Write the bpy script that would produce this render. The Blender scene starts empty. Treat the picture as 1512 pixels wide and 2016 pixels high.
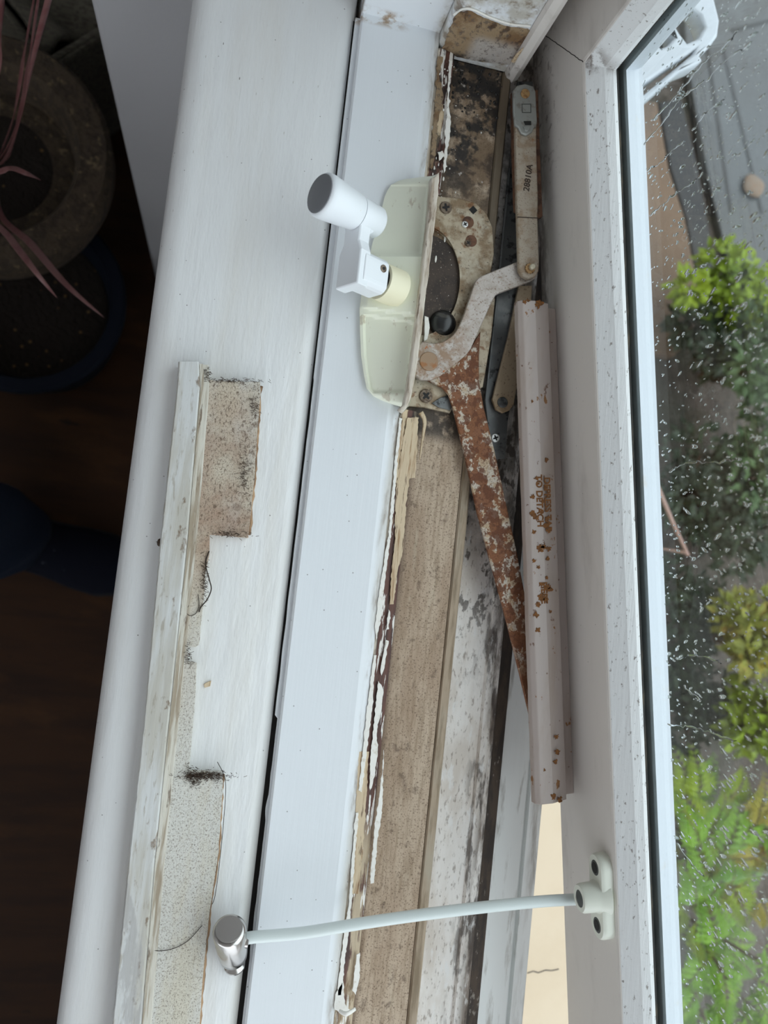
import bpy, bmesh, math, random
from mathutils import Vector, Matrix, noise
random.seed(7)
SC = bpy.context.scene
COL = SC.collection

# ------------------------------------------------------------------ camera
FPX = 1514.0
def _basis(nad=(430, 1084), van=(2906, -18990)):
    n = Vector((nad[0]-756, nad[1]-1008, FPX)).normalized()
    Z = -n
    v = Vector((van[0]-756, van[1]-1008, FPX)).normalized()
    v = (v - n*v.dot(n)).normalized()
    X = v.cross(Z)
    return Matrix((X, v, Z))
RB = _basis()
CAM = Vector((0, 0, 0.5))
cd = bpy.data.cameras.new('camera')
cam = bpy.data.objects.new('camera', cd); COL.objects.link(cam)
right = RB @ Vector((1, 0, 0)); up = RB @ Vector((0, -1, 0)); back = RB @ Vector((0, 0, -1))
M = Matrix((right, up, back)).transposed().to_4x4(); M.translation = CAM
cam.matrix_world = M
cd.sensor_fit = 'VERTICAL'; cd.sensor_height = 36.0; cd.lens = 36.0*FPX/2016.0
cd.clip_start = 0.01; cd.clip_end = 200
cd.dof.use_dof = True; cd.dof.focus_distance = 0.49; cd.dof.aperture_fstop = cd.lens/3.4
SC.camera = cam

# ------------------------------------------------------------------ world, light, exposure
W = bpy.data.worlds.new('world'); SC.world = W; W.use_nodes = True
wn = W.node_tree; wn.nodes.clear()
wo = wn.nodes.new('ShaderNodeOutputWorld'); wb = wn.nodes.new('ShaderNodeBackground')
wt = wn.nodes.new('ShaderNodeTexCoord'); wx = wn.nodes.new('ShaderNodeSeparateXYZ'); wr = wn.nodes.new('ShaderNodeValToRGB')
wn.links.new(wt.outputs['Generated'], wx.inputs[0]); wn.links.new(wx.outputs['Z'], wr.inputs[0])
wr.color_ramp.elements[0].color = (0.50, 0.54, 0.58, 1); wr.color_ramp.elements[1].color = (0.90, 0.94, 1.0, 1)
wn.links.new(wr.outputs[0], wb.inputs[0]); wb.inputs[1].default_value = 3.3
wn.links.new(wb.outputs[0], wo.inputs[0])
def area(name, loc, rot, sx, sy, power=0, col=(1, 1, 1), portal=False):
    l = bpy.data.lights.new(name, 'AREA'); l.shape = 'RECTANGLE'; l.size = sx; l.size_y = sy
    l.energy = power; l.color = col
    if portal: l.cycles.is_portal = True
    o = bpy.data.objects.new(name, l); COL.objects.link(o); o.location = loc; o.rotation_euler = rot
    return o
# portals guide the daylight through the window openings (they add no light)
area('daylight_window', (0.42, -0.35, 0.75), (0, math.radians(90), 0), 1.6, 1.9, portal=True)
area('daylight_bay', (-1.4, -1.72, 0.85), (math.radians(-90), 0, 0), 3.2, 1.65, portal=True)
SC.view_settings.view_transform = 'Standard'; SC.view_settings.look = 'None'
SC.view_settings.exposure = 0.07; SC.view_settings.gamma = 1.0; SC.view_settings.use_curve_mapping = False
SC.cycles.max_bounces = 10; SC.cycles.transparent_max_bounces = 16; SC.cycles.diffuse_bounces = 6
SC.cycles.use_denoising = True
SC.cycles.caustics_refractive = False; SC.cycles.caustics_reflective = False
SC.cycles.sample_clamp_indirect = 6

# ------------------------------------------------------------------ helpers
def ray(px, py): return RB @ Vector((px-756, py-1008, FPX))
def at(px, py, z=0.0):
    d = ray(px, py); return CAM + d*((z-CAM.z)/d.z)
def atY(px, py, Y):
    d = ray(px, py); return CAM + d*((Y-CAM.y)/d.y)
def sm(a, b, x):
    t = max(0, min(1, (x-a)/(b-a))); return t*t*(3-2*t)
def srgb(*c):
    return tuple(((v/255)/12.92 if v/255 <= .04045 else ((v/255+.055)/1.055)**2.4) for v in c) + (1,)

def tag(o, label=None, cat=None, group=None, kind=None):
    if label: o['label'] = label
    if cat: o['category'] = cat
    if group: o['group'] = group
    if kind: o['kind'] = kind
    return o
def empty(name, loc, label=None, cat=None, group=None, kind=None):
    o = bpy.data.objects.new(name, None); COL.objects.link(o); o.location = loc
    o.empty_display_size = .02
    return tag(o, label, cat, group, kind)
def attach(o, parent):
    if parent is not None:
        o.parent = parent
        p = parent; m = Matrix.Identity(4)
        chain = []
        while p is not None:
            chain.append(p); p = p.parent
        for q in reversed(chain):
            m = m @ q.matrix_parent_inverse @ Matrix.LocRotScale(q.location, q.rotation_euler, q.scale)
        o.matrix_parent_inverse = m.inverted()
    return o
def mesh_obj(name, me, mat, parent=None, smooth=False, bevel=0, seg=2, label=None):
    o = bpy.data.objects.new(name, me); COL.objects.link(o)
    if mat is not None:
        me.materials.clear(); me.materials.append(mat)
    if smooth:
        for p in me.polygons: p.use_smooth = True
    if bevel:
        b = o.modifiers.new('bevel', 'BEVEL'); b.width = bevel; b.segments = seg; b.limit_method = 'ANGLE'; b.angle_limit = math.radians(35)
        b.harden_normals = False
    attach(o, parent)
    if label: o['label'] = label
    return o
def bm_obj(name, bm, mat, parent=None, **k):
    me = bpy.data.meshes.new(name); bmesh.ops.recalc_face_normals(bm, faces=bm.faces[:]); bm.to_mesh(me); bm.free()
    return mesh_obj(name, me, mat, parent, **k)
def grid_obj(name, rows, mat, parent=None, closed=False, caps=False, **k):
    """rows: list of lists of Vectors, same length"""
    bm = bmesh.new(); V = [[bm.verts.new(p) for p in r] for r in rows]
    n = len(rows[0])
    for i in range(len(rows)-1):
        for j in range(n if closed else n-1):
            j2 = (j+1) % n
            bm.faces.new((V[i][j], V[i][j2], V[i+1][j2], V[i+1][j]))
    if caps:
        bm.faces.new(V[0]); bm.faces.new(list(reversed(V[-1])))
    return bm_obj(name, bm, mat, parent, **k)
def sweepY(name, prof, y0, y1, mat, parent=None, n=2, **k):
    """closed profile of (x,z), extruded along Y"""
    rows = [[Vector((x, y0+(y1-y0)*i/(n-1), z)) for x, z in prof] for i in range(n)]
    return grid_obj(name, rows, mat, parent, closed=True, caps=True, **k)
def box(name, a, b, mat, parent=None, **k):
    bm = bmesh.new(); bmesh.ops.create_cube(bm, size=1)
    for v in bm.verts:
        v.co = Vector([a[i] + (v.co[i]+.5)*(b[i]-a[i]) for i in range(3)])
    return bm_obj(name, bm, mat, parent, **k)
def add_blob(bm, c, rx, ry, rz, axes=None, u=8, v=5):
    g = bmesh.ops.create_uvsphere(bm, u_segments=u, v_segments=v, radius=1)
    A = axes or (Vector((1, 0, 0)), Vector((0, 1, 0)), Vector((0, 0, 1)))
    for w in g['verts']:
        w.co = c + A[0]*w.co.x*rx + A[1]*w.co.y*ry + A[2]*w.co.z*rz
def axes_of(d):
    d = d.normalized(); t = Vector((0, 0, 1)) if abs(d.z) < .9 else Vector((0, 1, 0))
    a = d.cross(t).normalized(); b = d.cross(a).normalized()
    return a, b, d
def lathe(name, base, axis, prof, mat, parent=None, seg=32, smooth=True, flat=None, **k):
    """prof: (s along axis, radius)"""
    a, b, d = axes_of(axis)
    rows = []
    for s, r in prof:
        row = []
        for i in range(seg):
            t = 2*math.pi*i/seg
            row.append(base + d*s + a*math.cos(t)*max(r, 1e-5) + b*math.sin(t)*max(r, 1e-5))
        rows.append(row)
    o = grid_obj(name, rows, mat, parent, closed=True, caps=True, smooth=smooth, **k)
    if smooth:
        m = o.modifiers.new('split', 'EDGE_SPLIT'); m.split_angle = math.radians(38)
    return o
def tube_bm(bm, pts, rad, seg=8, flat=1.0, upv=None):
    rows = []
    for i, p in enumerate(pts):
        d = (pts[min(i+1, len(pts)-1)] - pts[max(i-1, 0)])
        a, b, _ = axes_of(d)
        r = rad(i/(len(pts)-1)) if callable(rad) else rad
        rows.append([bm.verts.new(p + a*math.cos(2*math.pi*j/seg)*r + b*math.sin(2*math.pi*j/seg)*r*flat) for j in range(seg)])
    for i in range(len(rows)-1):
        for j in range(seg):
            bm.faces.new((rows[i][j], rows[i][(j+1) % seg], rows[i+1][(j+1) % seg], rows[i+1][j]))
    bm.faces.new(rows[0]); bm.faces.new(list(reversed(rows[-1])))
def smoothpts(pts, n=8):
    out = []
    P = [pts[0]] + list(pts) + [pts[-1]]
    for i in range(1, len(P)-2):
        for k in range(n):
            t = k/n
            a, b, c, d = P[i-1], P[i], P[i+1], P[i+2]
            out.append(.5*((2*b) + (c-a)*t + (2*a-5*b+4*c-d)*t*t + (3*b-a-3*c+d)*t**3))
    out.append(P[-2]); return out
def jag(pts, amp=.0006, step=.003, closed=True):
    """roughen an outline of xy Vectors"""
    out = []; n = len(pts)
    for i in range(n if closed else n-1):
        a, b = pts[i], pts[(i+1) % n]
        L = (b-a).length; k = max(1, int(L/step))
        nr = Vector((-(b-a).y, (b-a).x, 0)).normalized() if L > 0 else Vector((0, 0, 0))
        for j in range(k):
            p = a.lerp(b, j/k)
            q = noise.noise(p*420)*1.0 + noise.noise(p*1300)*.6
            out.append(p + nr*q*amp)
    if not closed: out.append(pts[-1])
    return out
def plate(name, outer, mat, parent=None, z=0.0, thick=.002, bev=.0003, holes=(), seg=2, **k):
    """flat plate with its top at z; outlines in xy"""
    cu = bpy.data.curves.new(name, 'CURVE'); cu.dimensions = '2D'; cu.fill_mode = 'BOTH'
    bev = min(bev, thick*.45)
    cu.extrude = max(thick/2-bev, 0.00001); cu.bevel_depth = bev; cu.bevel_resolution = seg-1; cu.offset = -bev
    for loop in [outer, *holes]:
        s = cu.splines.new('POLY'); s.points.add(len(loop)-1)
        for i, p in enumerate(loop): s.points[i].co = (p[0], p[1], 0, 1)
        s.use_cyclic_u = True
    t = bpy.data.objects.new('tmp', cu); COL.objects.link(t)
    dg = bpy.context.evaluated_depsgraph_get(); dg.update()
    me = bpy.data.meshes.new_from_object(t.evaluated_get(dg)); me.name = name
    bpy.data.objects.remove(t); bpy.data.curves.remove(cu)
    bm = bmesh.new(); bm.from_mesh(me); bmesh.ops.remove_doubles(bm, verts=bm.verts[:], dist=1e-6)
    for v in bm.verts: v.co.z += z - thick/2
    bm.to_mesh(me); bm.free()
    return mesh_obj(name, me, mat, parent, **k)
def P(z, *pp): return [at(x, y, z) for x, y in pp]
def ring(px, py, z, rx, ry=None, n=28, rot=0):
    ry = ry or rx; c = at(px, py, z); k = (CAM.z-z)/FPX
    return [c + Vector((math.cos(t+rot)*rx*k, math.sin(t+rot)*ry*k, 0)) for t in [2*math.pi*i/n for i in range(n)]]
def disc(name, px, py, z, r, thick, mat, parent, bev=.0004, **k):
    return plate(name, ring(px, py, z, r), mat, parent, z=z, thick=thick, bev=bev, seg=3, **k)
def phillips(px, py, z, r, mat, dark, parent, rot=.5, name='screw', label=None):
    """screw head with a cross recess"""
    s = disc(name, px, py, z, r, .0025, mat, parent, bev=.0006, label=label)
    c = at(px, py, z); k = (CAM.z-z)/FPX; L = r*k*.62; w = r*k*.15
    pts = []
    for q in range(4):
        a = rot + q*math.pi/2; d = Vector((math.cos(a), math.sin(a), 0)); n = Vector((-d.y, d.x, 0))
        pts += [c + d*L - n*w, c + d*L + n*w, c + d*w*1.3 + n*w*1.3]
    plate('cross_recess', pts, dark, s, z=z+.0002, thick=.0006, bev=.0001)
    return s
def text_mesh(name, body, size, c, dirv, z, mat, parent, depth=.0003, off=0.0, normal=Vector((0, 0, 1))):
    cu = bpy.data.curves.new(name, 'FONT'); cu.body = body; cu.size = size; cu.extrude = depth/2
    cu.align_x = 'CENTER'; cu.align_y = 'CENTER'; cu.offset = off; cu.space_line = .85; cu.resolution_u = 3
    t = bpy.data.objects.new('tmp', cu); COL.objects.link(t)
    dg = bpy.context.evaluated_depsgraph_get(); dg.update()
    me = bpy.data.meshes.new_from_object(t.evaluated_get(dg)); me.name = name
    bpy.data.objects.remove(t); bpy.data.curves.remove(cu)
    X = dirv.normalized(); Z = normal.normalized(); Y = Z.cross(X)
    R = Matrix((X, Y, Z)).transposed().to_4x4(); R.translation = Vector((c.x, c.y, z))
    me.transform(R)
    return mesh_obj(name, me, mat, parent)

# ------------------------------------------------------------------ materials
def mat(name, base, layers=(), rough=.5, metal=0, bump=(), spec=.5, coat=0, rvar=0):
    """layers: dict(c=colour, t='noise'|'spots'|'wave', s=scale or (x,y,z), lo=, hi=, d=detail, o=opacity, reg=[(axis,a,b)...])"""
    m = bpy.data.materials.new(name); m.use_nodes = True; nt = m.node_tree; N = nt.nodes; L = nt.links
    bs = N['Principled BSDF']; bs.inputs['Roughness'].default_value = rough; bs.inputs['Metallic'].default_value = metal
    bs.inputs['Specular IOR Level'].default_value = spec; bs.inputs['Coat Weight'].default_value = coat
    tc = N.new('ShaderNodeTexCoord'); obj = tc.outputs['Object']
    sep = N.new('ShaderNodeSeparateXYZ'); L.new(obj, sep.inputs[0])
    def tex(t, s, d=6, dist=0, seed=0):
        mp = N.new('ShaderNodeMapping'); L.new(obj, mp.inputs[0])
        sc_ = (s, s, s) if not isinstance(s, tuple) else s
        mp.inputs['Scale'].default_value = sc_; mp.inputs['Location'].default_value = (seed*1.7, seed*3.1, seed*.7)
        if t == 'noise':
            n = N.new('ShaderNodeTexNoise'); n.inputs['Scale'].default_value = 1; n.inputs['Detail'].default_value = d
            n.inputs['Roughness'].default_value = .62; n.inputs['Distortion'].default_value = dist
            L.new(mp.outputs[0], n.inputs['Vector']); return n.outputs[0]
        if t == 'spots':
            n = N.new('ShaderNodeTexVoronoi'); n.inputs['Scale'].default_value = 1
            L.new(mp.outputs[0], n.inputs['Vector']); return n.outputs['Distance']
        if t == 'cracks':
            n = N.new('ShaderNodeTexVoronoi'); n.feature = 'DISTANCE_TO_EDGE'; n.inputs['Scale'].default_value = 1
            L.new(mp.outputs[0], n.inputs['Vector']); return n.outputs['Distance']
    def mr(v, lo, hi):
        r = N.new('ShaderNodeMapRange'); r.interpolation_type = 'SMOOTHSTEP'
        a, b, x, y = (lo, hi, 0, 1) if lo < hi else (hi, lo, 1, 0)
        r.inputs['From Min'].default_value = a; r.inputs['From Max'].default_value = b
        r.inputs['To Min'].default_value = x; r.inputs['To Max'].default_value = y
        L.new(v, r.inputs['Value']); return r.outputs['Result']
    def mul(a, b):
        q = N.new('ShaderNodeMath'); q.operation = 'MULTIPLY'; L.new(a, q.inputs[0])
        if isinstance(b, (int, float)): q.inputs[1].default_value = b
        else: L.new(b, q.inputs[1])
        return q.outputs[0]
    rgb = N.new('ShaderNodeRGB'); rgb.outputs[0].default_value = base; cur = rgb.outputs[0]
    for i, l in enumerate(layers):
        v = mr(tex(l.get('t', 'noise'), l['s'], l.get('d', 6), l.get('dist', 0), l.get('seed', i+1)), l['lo'], l['hi'])
        for ax, a, b in l.get('reg', ()):
            v = mul(v, mr(sep.outputs[ax], a, b))
        v = mul(v, l.get('o', 1.0))
        mx = N.new('ShaderNodeMix'); mx.data_type = 'RGBA'
        L.new(v, mx.inputs[0]); L.new(cur, mx.inputs[6]); mx.inputs[7].default_value = l['c']; cur = mx.outputs[2]
    L.new(cur, bs.inputs['Base Color'])
    prev = None
    for s, st, *rest in bump:
        b = N.new('ShaderNodeBump'); b.inputs['Strength'].default_value = st; b.inputs['Distance'].default_value = rest[0] if rest else .001
        L.new(tex('noise', s, 5, 0, 9), b.inputs['Height'])
        if prev: L.new(prev, b.inputs['Normal'])
        prev = b.outputs[0]
    if prev: L.new(prev, bs.inputs['Normal'])
    return m

S = srgb
WHITE = (.80, .81, .80, 1)
paint = mat('white_gloss_paint', WHITE, [
    dict(c=S(205, 200, 188), s=(30, 3, 30), lo=.5, hi=.75, o=.35),
    dict(c=S(70, 62, 52), t='spots', s=110, lo=.07, hi=.045, o=.7),
    dict(c=S(150, 140, 122), t='spots', s=(130, 40, 130), lo=.05, hi=.03, o=.5),
], rough=.33, bump=[((260, 9, 260), .30, .0006), (28, .35, .0025), (90, .15, .001)], coat=.15)
sill_paint = mat('sill_gloss_paint', (.79, .80, .80, 1), [
    dict(c=S(214, 206, 190), s=(22, 3, 22), lo=.45, hi=.75, o=.35),
    dict(c=S(205, 198, 182), s=(30, 2, 30), lo=.3, hi=.6, o=.55, reg=[(0, .036, .048), (1, .05, -.25)]),
    dict(c=S(60, 50, 42), t='spots', s=105, lo=.058, hi=.03, o=.65),
    dict(c=S(80, 66, 50), t='spots', s=(70, 26, 70), lo=.03, hi=.02, o=.7),
    dict(c=S(150, 140, 122), t='spots', s=(150, 40, 150), lo=.05, hi=.03, o=.4),
], rough=.28, bump=[((230, 7, 230), .32, .0007), ((34, 9, 34), .5, .004), (120, .12, .001)], coat=.25)
frame_paint = mat('frame_gloss_paint', (.77, .80, .83, 1), [
    dict(c=S(176, 168, 152), s=(60, 8, 60), lo=.35, hi=.6, o=.75, reg=[(0, .099, .106)]),
    dict(c=S(120, 100, 78), s=(120, 25, 120), lo=.48, hi=.66, o=.8, reg=[(0, .0985, .106)]),
    dict(c=S(150, 115, 70), s=(90, 160, 90), lo=.42, hi=.56, o=.8, reg=[(1, .3635, .3685), (0, .088, .07), (2, .016, .009)]),
    dict(c=S(90, 84, 78), t='spots', s=120, lo=.065, hi=.045, o=.6),
], rough=.3, bump=[((240, 8, 240), .22, .0006), (40, .12, .001)], coat=.2)
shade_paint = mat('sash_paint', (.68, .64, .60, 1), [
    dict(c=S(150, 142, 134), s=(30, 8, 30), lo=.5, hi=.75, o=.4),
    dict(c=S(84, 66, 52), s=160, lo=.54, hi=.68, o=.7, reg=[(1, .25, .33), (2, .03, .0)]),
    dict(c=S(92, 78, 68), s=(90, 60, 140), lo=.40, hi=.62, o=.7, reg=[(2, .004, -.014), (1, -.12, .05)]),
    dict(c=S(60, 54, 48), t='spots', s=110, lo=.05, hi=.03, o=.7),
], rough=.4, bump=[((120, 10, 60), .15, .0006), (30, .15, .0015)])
bead_paint = mat('glazing_bead_paint', (.76, .77, .77, 1), [
    dict(c=S(96, 84, 70), t='spots', s=(330, 90, 330), lo=.12, hi=.07, o=.5),
    dict(c=S(90, 72, 56), s=(420, 200, 420), lo=.60, hi=.68, o=.7),
    dict(c=S(84, 60, 42), s=(90, 90, 90), lo=.42, hi=.56, o=.8, reg=[(1, .325, .336), (2, .080, .066)]),
], rough=.38, bump=[((320, 12, 320), .6, .0008), (60, .3, .001)])
putty = mat('outer_sash_paint', (.54, .58, .63, 1), [
    dict(c=S(150, 135, 110), t='spots', s=14, lo=.05, hi=.02, o=.5),
    dict(c=S(190, 180, 165), s=60, lo=.6, hi=.75, o=.4)], rough=.4, bump=[((300, 12, 300), .25, .0006)])
gasket = mat('dark_gasket', S(38, 36, 33), [dict(c=S(98, 86, 68), s=(300, 30, 300), lo=.5, hi=.65, o=.7)], rough=.8)
tan = mat('dirty_varnished_wood_shadowed', S(190, 170, 148), [
    dict(c=S(156, 130, 106), s=(36, 9, 36), lo=.4, hi=.66, o=.7),
    dict(c=S(134, 112, 86), s=(520, 60, 520), lo=.42, hi=.66, o=.5),
    dict(c=S(200, 188, 166), s=(70, 14, 70), lo=.55, hi=.7, o=.5, seed=31),
    dict(c=S(88, 66, 48), s=900, lo=.55, hi=.62, o=.7),
    dict(c=S(78, 58, 42), s=(150, 110, 150), lo=.57, hi=.7, o=.55, seed=14),
    dict(c=S(92, 70, 52), s=(120, 20, 120), lo=.30, hi=.5, o=.8, reg=[(0, .1240, .119)]),  # shadow beside the stripped edge, painted into the trough wood
    dict(c=S(110, 88, 64), s=60, lo=.36, hi=.56, o=.8, reg=[(1, .16, .26)]),
    dict(c=S(58, 46, 36), s=42, lo=.47, hi=.58, o=.85, reg=[(1, .22, .29)], seed=22),
    dict(c=S(30, 28, 28), s=55, lo=.50, hi=.58, o=.92, reg=[(1, .24, .30)], seed=5),
    dict(c=S(26, 24, 24), s=110, lo=.44, hi=.54, o=.9, reg=[(1, .30, .335)], seed=6),
    dict(c=S(40, 32, 27), s=80, lo=.28, hi=.46, o=.9, reg=[(1, .086, .098), (0, .106, .12), (1, .14, .12)]),
    dict(c=S(186, 178, 170), s=190, lo=.66, hi=.69, o=.8, reg=[(1, .22, .28)]),
], rough=.62, bump=[((500, 40, 500), .25, .0005), (240, .35, .0006)])
ridge = mat('ridge_wood', S(172, 154, 132), [
    dict(c=S(110, 92, 66), s=(200, 20, 200), lo=.42, hi=.62, o=.7),
    dict(c=S(180, 172, 155), s=(60, 12, 60), lo=.5, hi=.7, o=.6),
    dict(c=S(96, 84, 68), s=60, lo=.2, hi=.45, o=.85, reg=[(1, .07, .14)])], rough=.6, bump=[((300, 20, 300), .4, .0006)])
moldy = mat('mouldy_white_rebate', S(228, 223, 218), [
    dict(c=S(196, 184, 172), s=(40, 12, 40), lo=.42, hi=.66, o=.7),
    dict(c=S(112, 94, 78), s=(500, 160, 500), lo=.55, hi=.66, o=.6),
    dict(c=S(92, 74, 58), s=(90, 26, 90), lo=.38, hi=.56, o=.85, reg=[(0, .193, .201)]),
    dict(c=S(58, 46, 38), s=(110, 26, 110), lo=.50, hi=.60, o=.85, seed=8, reg=[(0, .182, .196)]),
    dict(c=S(60, 50, 42), s=(160, 90, 160), lo=.54, hi=.60, o=.85, seed=12, reg=[(1, -.09, .0)]),
    dict(c=S(226, 224, 222), s=(120, 40, 120), lo=.58, hi=.66, o=.7, seed=19),
    dict(c=S(82, 76, 68), s=70, lo=.35, hi=.6, o=.7, reg=[(1, -.01, .06)]),
], rough=.6, bump=[(300, .5, .0007), ((60, 20, 60), .3, .001)])
mold_line = mat('black_mould_edge', S(70, 56, 44), [
    dict(c=S(40, 32, 27), s=(120, 30, 120), lo=.4, hi=.6, o=.85),
    dict(c=S(150, 142, 132), s=(150, 60, 150), lo=.6, hi=.66, o=.8)], rough=.7, bump=[(300, .5, .0006)])
outer_sill = mat('outer_sill_paint', (.80, .82, .81, 1), [
    dict(c=S(120, 108, 92), s=(120, 20, 120), lo=.55, hi=.7, o=.5),
    dict(c=S(120, 108, 92), s=(60, 10, 60), lo=.4, hi=.6, o=.7, reg=[(0, .238, .25)])], rough=.45, bump=[((200, 9, 200), .3, .0006)])
strip = mat('stripped_brown_strip', S(96, 62, 52), [
    dict(c=S(60, 40, 36), s=(300, 20, 300), lo=.45, hi=.62, o=.8),
    dict(c=S(210, 188, 156), s=(170, 20, 170), lo=.5, hi=.56, o=1, seed=3, reg=[(1, .0, .07)]),
    dict(c=S(222, 212, 196), s=(300, 60, 300), lo=.3, hi=.5, o=.95, reg=[(0, .1082, .1070)]),
    dict(c=S(190, 172, 146), s=(150, 22, 150), lo=.40, hi=.50, o=1, seed=6, reg=[(1, -.15, -.185)]),
    dict(c=S(236, 232, 226), s=(260, 26, 260), lo=.57, hi=.59, o=1, seed=11),
    dict(c=S(30, 24, 20), s=(150, 60, 150), lo=.52, hi=.6, o=.85, seed=15, reg=[(1, .05, .1)]),
    dict(c=S(120, 92, 60), s=(200, 60, 200), lo=.45, hi=.6, o=.8, seed=17, reg=[(1, -.25, -.27)]),
], rough=.55, bump=[((420, 36, 420), .8, .0012), (700, .4, .0005)])
barewood = mat('bare_cream_wood', S(208, 188, 158), [
    dict(c=S(150, 112, 74), s=(300, 22, 300), lo=.48, hi=.62, o=.8),
    dict(c=S(90, 60, 42), s=(420, 60, 420), lo=.58, hi=.66, o=.7)], rough=.65, bump=[((500, 30, 500), .5, .0006)])
flake = mat('peeling_white_paint', S(238, 235, 228), [dict(c=S(190, 176, 152), s=200, lo=.55, hi=.7, o=.5)], rough=.5, bump=[(300, .4, .0006)])
patch_wood = mat('bare_jamb_wood', S(150, 128, 100), [
    dict(c=S(112, 82, 52), s=(60, 60, 60), lo=.45, hi=.6, o=.8),
    dict(c=S(64, 44, 30), s=(150, 150, 90), lo=.54, hi=.64, o=.85),
    dict(c=S(182, 176, 170), s=60, lo=.35, hi=.45, o=.85, reg=[(2, .030, .018), (0, .122, .132)]),
    dict(c=S(90, 80, 74), s=400, lo=.55, hi=.62, o=.7, seed=21),
    dict(c=S(40, 32, 26), s=90, lo=.4, hi=.55, o=.9, reg=[(2, .008, .0)])], rough=.65, bump=[(300, .4, .0008)])
crackm = mat('dark_gap', S(22, 18, 15), rough=.9)

coverm = mat('pale_green_plastic', S(238, 240, 222), [
    dict(c=S(176, 160, 136), t='noise', s=(120, 60, 120), lo=.60, hi=.68, o=.6),
    dict(c=S(130, 116, 96), t='spots', s=120, lo=.05, hi=.03, o=.7),
    dict(c=S(140, 118, 92), s=(160, 30, 160), lo=.52, hi=.62, o=.75, reg=[(0, .118, .127)])], rough=.42, bump=[(40, .1, .001)])
coverrim = mat('worn_cover_rim', S(206, 196, 182), [
    dict(c=S(160, 142, 122), s=(300, 40, 300), lo=.45, hi=.62, o=.8),
    dict(c=S(110, 88, 70), s=(260, 60, 260), lo=.58, hi=.68, o=.8)], rough=.55, bump=[((400, 40, 400), .5, .0006)])
creampl = mat('cream_plastic_collar', S(232, 226, 196), rough=.4)
powder = mat('white_powder_coat', (.80, .83, .86, 1), [dict(c=S(215, 200, 165), s=220, lo=.68, hi=.72, o=.8)], rough=.38)
capgrey = mat('grey_plastic_cap', S(122, 124, 128), rough=.45)
blackish = mat('black_recess', S(24, 22, 21), rough=.7)
steelscrew = mat('dull_screw', S(122, 108, 94), [dict(c=S(80, 62, 48), s=400, lo=.45, hi=.6, o=.8)], rough=.5, metal=.5)
brightscrew = mat('bright_screw', S(225, 225, 222), rough=.3, metal=.6)
stainless = mat('polished_stainless', (.52, .50, .48, 1), rough=.2, metal=1)
stainless2 = mat('brushed_stainless_top', (.58, .55, .52, 1), rough=.32, metal=1, bump=[(900, .08, .0002)])
baseplate = mat('dirty_zinc_plate', S(182, 168, 146), [
    dict(c=S(128, 104, 76), s=90, lo=.42, hi=.62, o=.85),
    dict(c=S(196, 188, 170), s=50, lo=.55, hi=.65, o=.6, seed=31),
    dict(c=S(120, 76, 40), s=110, lo=.58, hi=.66, o=.8, seed=4),
    dict(c=S(60, 46, 34), s=500, lo=.6, hi=.66, o=.7)], rough=.5, metal=.25, bump=[(300, .35, .0006)])
armm = mat('worn_steel_arm', S(186, 178, 172), [
    dict(c=S(142, 114, 90), s=160, lo=.34, hi=.58, o=.9, reg=[(0, .160, .132)]),
    dict(c=S(158, 146, 134), s=110, lo=.45, hi=.65, o=.7),
    dict(c=S(120, 94, 72), s=700, lo=.56, hi=.63, o=.7),
    dict(c=S(160, 88, 34), s=150, lo=.66, hi=.69, o=.9, seed=8)], rough=.42, metal=.3, bump=[(260, .3, .0005)])
rusty = mat('rusty_steel_arm', S(198, 188, 174), [
    dict(c=S(176, 146, 108), s=130, lo=.44, hi=.58, o=.7),
    dict(c=S(126, 76, 42), s=(150, 120, 150), lo=.475, hi=.50, o=.95, seed=4, d=12),
    dict(c=S(100, 56, 30), s=(190, 150, 190), lo=.48, hi=.54, o=.9, seed=41, d=12, reg=[(0, .130, .140)]),
    dict(c=S(84, 50, 30), s=900, lo=.52, hi=.64, o=.7),
    dict(c=S(116, 70, 40), s=(150, 80, 150), lo=.34, hi=.50, o=.8, seed=9, reg=[(1, -.0, -.07)])], rough=.7, metal=.05, bump=[(420, .6, .0008)])
linkm = mat('speckled_link_bar', S(172, 160, 144), [
    dict(c=S(146, 122, 96), s=120, lo=.45, hi=.65, o=.7),
    dict(c=S(84, 62, 46), s=900, lo=.58, hi=.64, o=.7),
    dict(c=S(150, 92, 44), s=130, lo=.63, hi=.7, o=.7, seed=9)], rough=.5, metal=.2, bump=[(300, .3, .0005)])
railrust = mat('rusted_flange', S(112, 78, 58), [dict(c=S(66, 44, 34), s=200, lo=.45, hi=.6, o=.8)], rough=.7, metal=.1)
clipm = mat('grey_clip', S(150, 152, 148), [dict(c=S(110, 100, 90), s=150, lo=.5, hi=.65, o=.6)], rough=.35, metal=.4)
brassy = mat('rusty_rivet', S(170, 136, 92), [dict(c=S(120, 80, 44), s=400, lo=.45, hi=.6, o=.8)], rough=.5, metal=.3)
trackm = mat('lilac_white_track', S(178, 166, 160), [
    dict(c=S(166, 150, 138), s=(60, 12, 60), lo=.45, hi=.65, o=.6),
    dict(c=S(136, 92, 46), s=(95, 70, 95), lo=.635, hi=.655, o=.95, seed=6),
    dict(c=S(96, 60, 34), s=(150, 110, 150), lo=.645, hi=.68, o=.8, seed=16),
    dict(c=S(90, 72, 56), t='spots', s=150, lo=.06, hi=.04, o=.7)], rough=.36, bump=[(90, .12, .0006)])
rustink = mat('rust_in_lettering', S(128, 82, 36), [dict(c=S(88, 56, 28), s=600, lo=.45, hi=.6, o=.8)], rough=.8)
ink = mat('stamped_mark', S(58, 46, 38), rough=.8)
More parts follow.
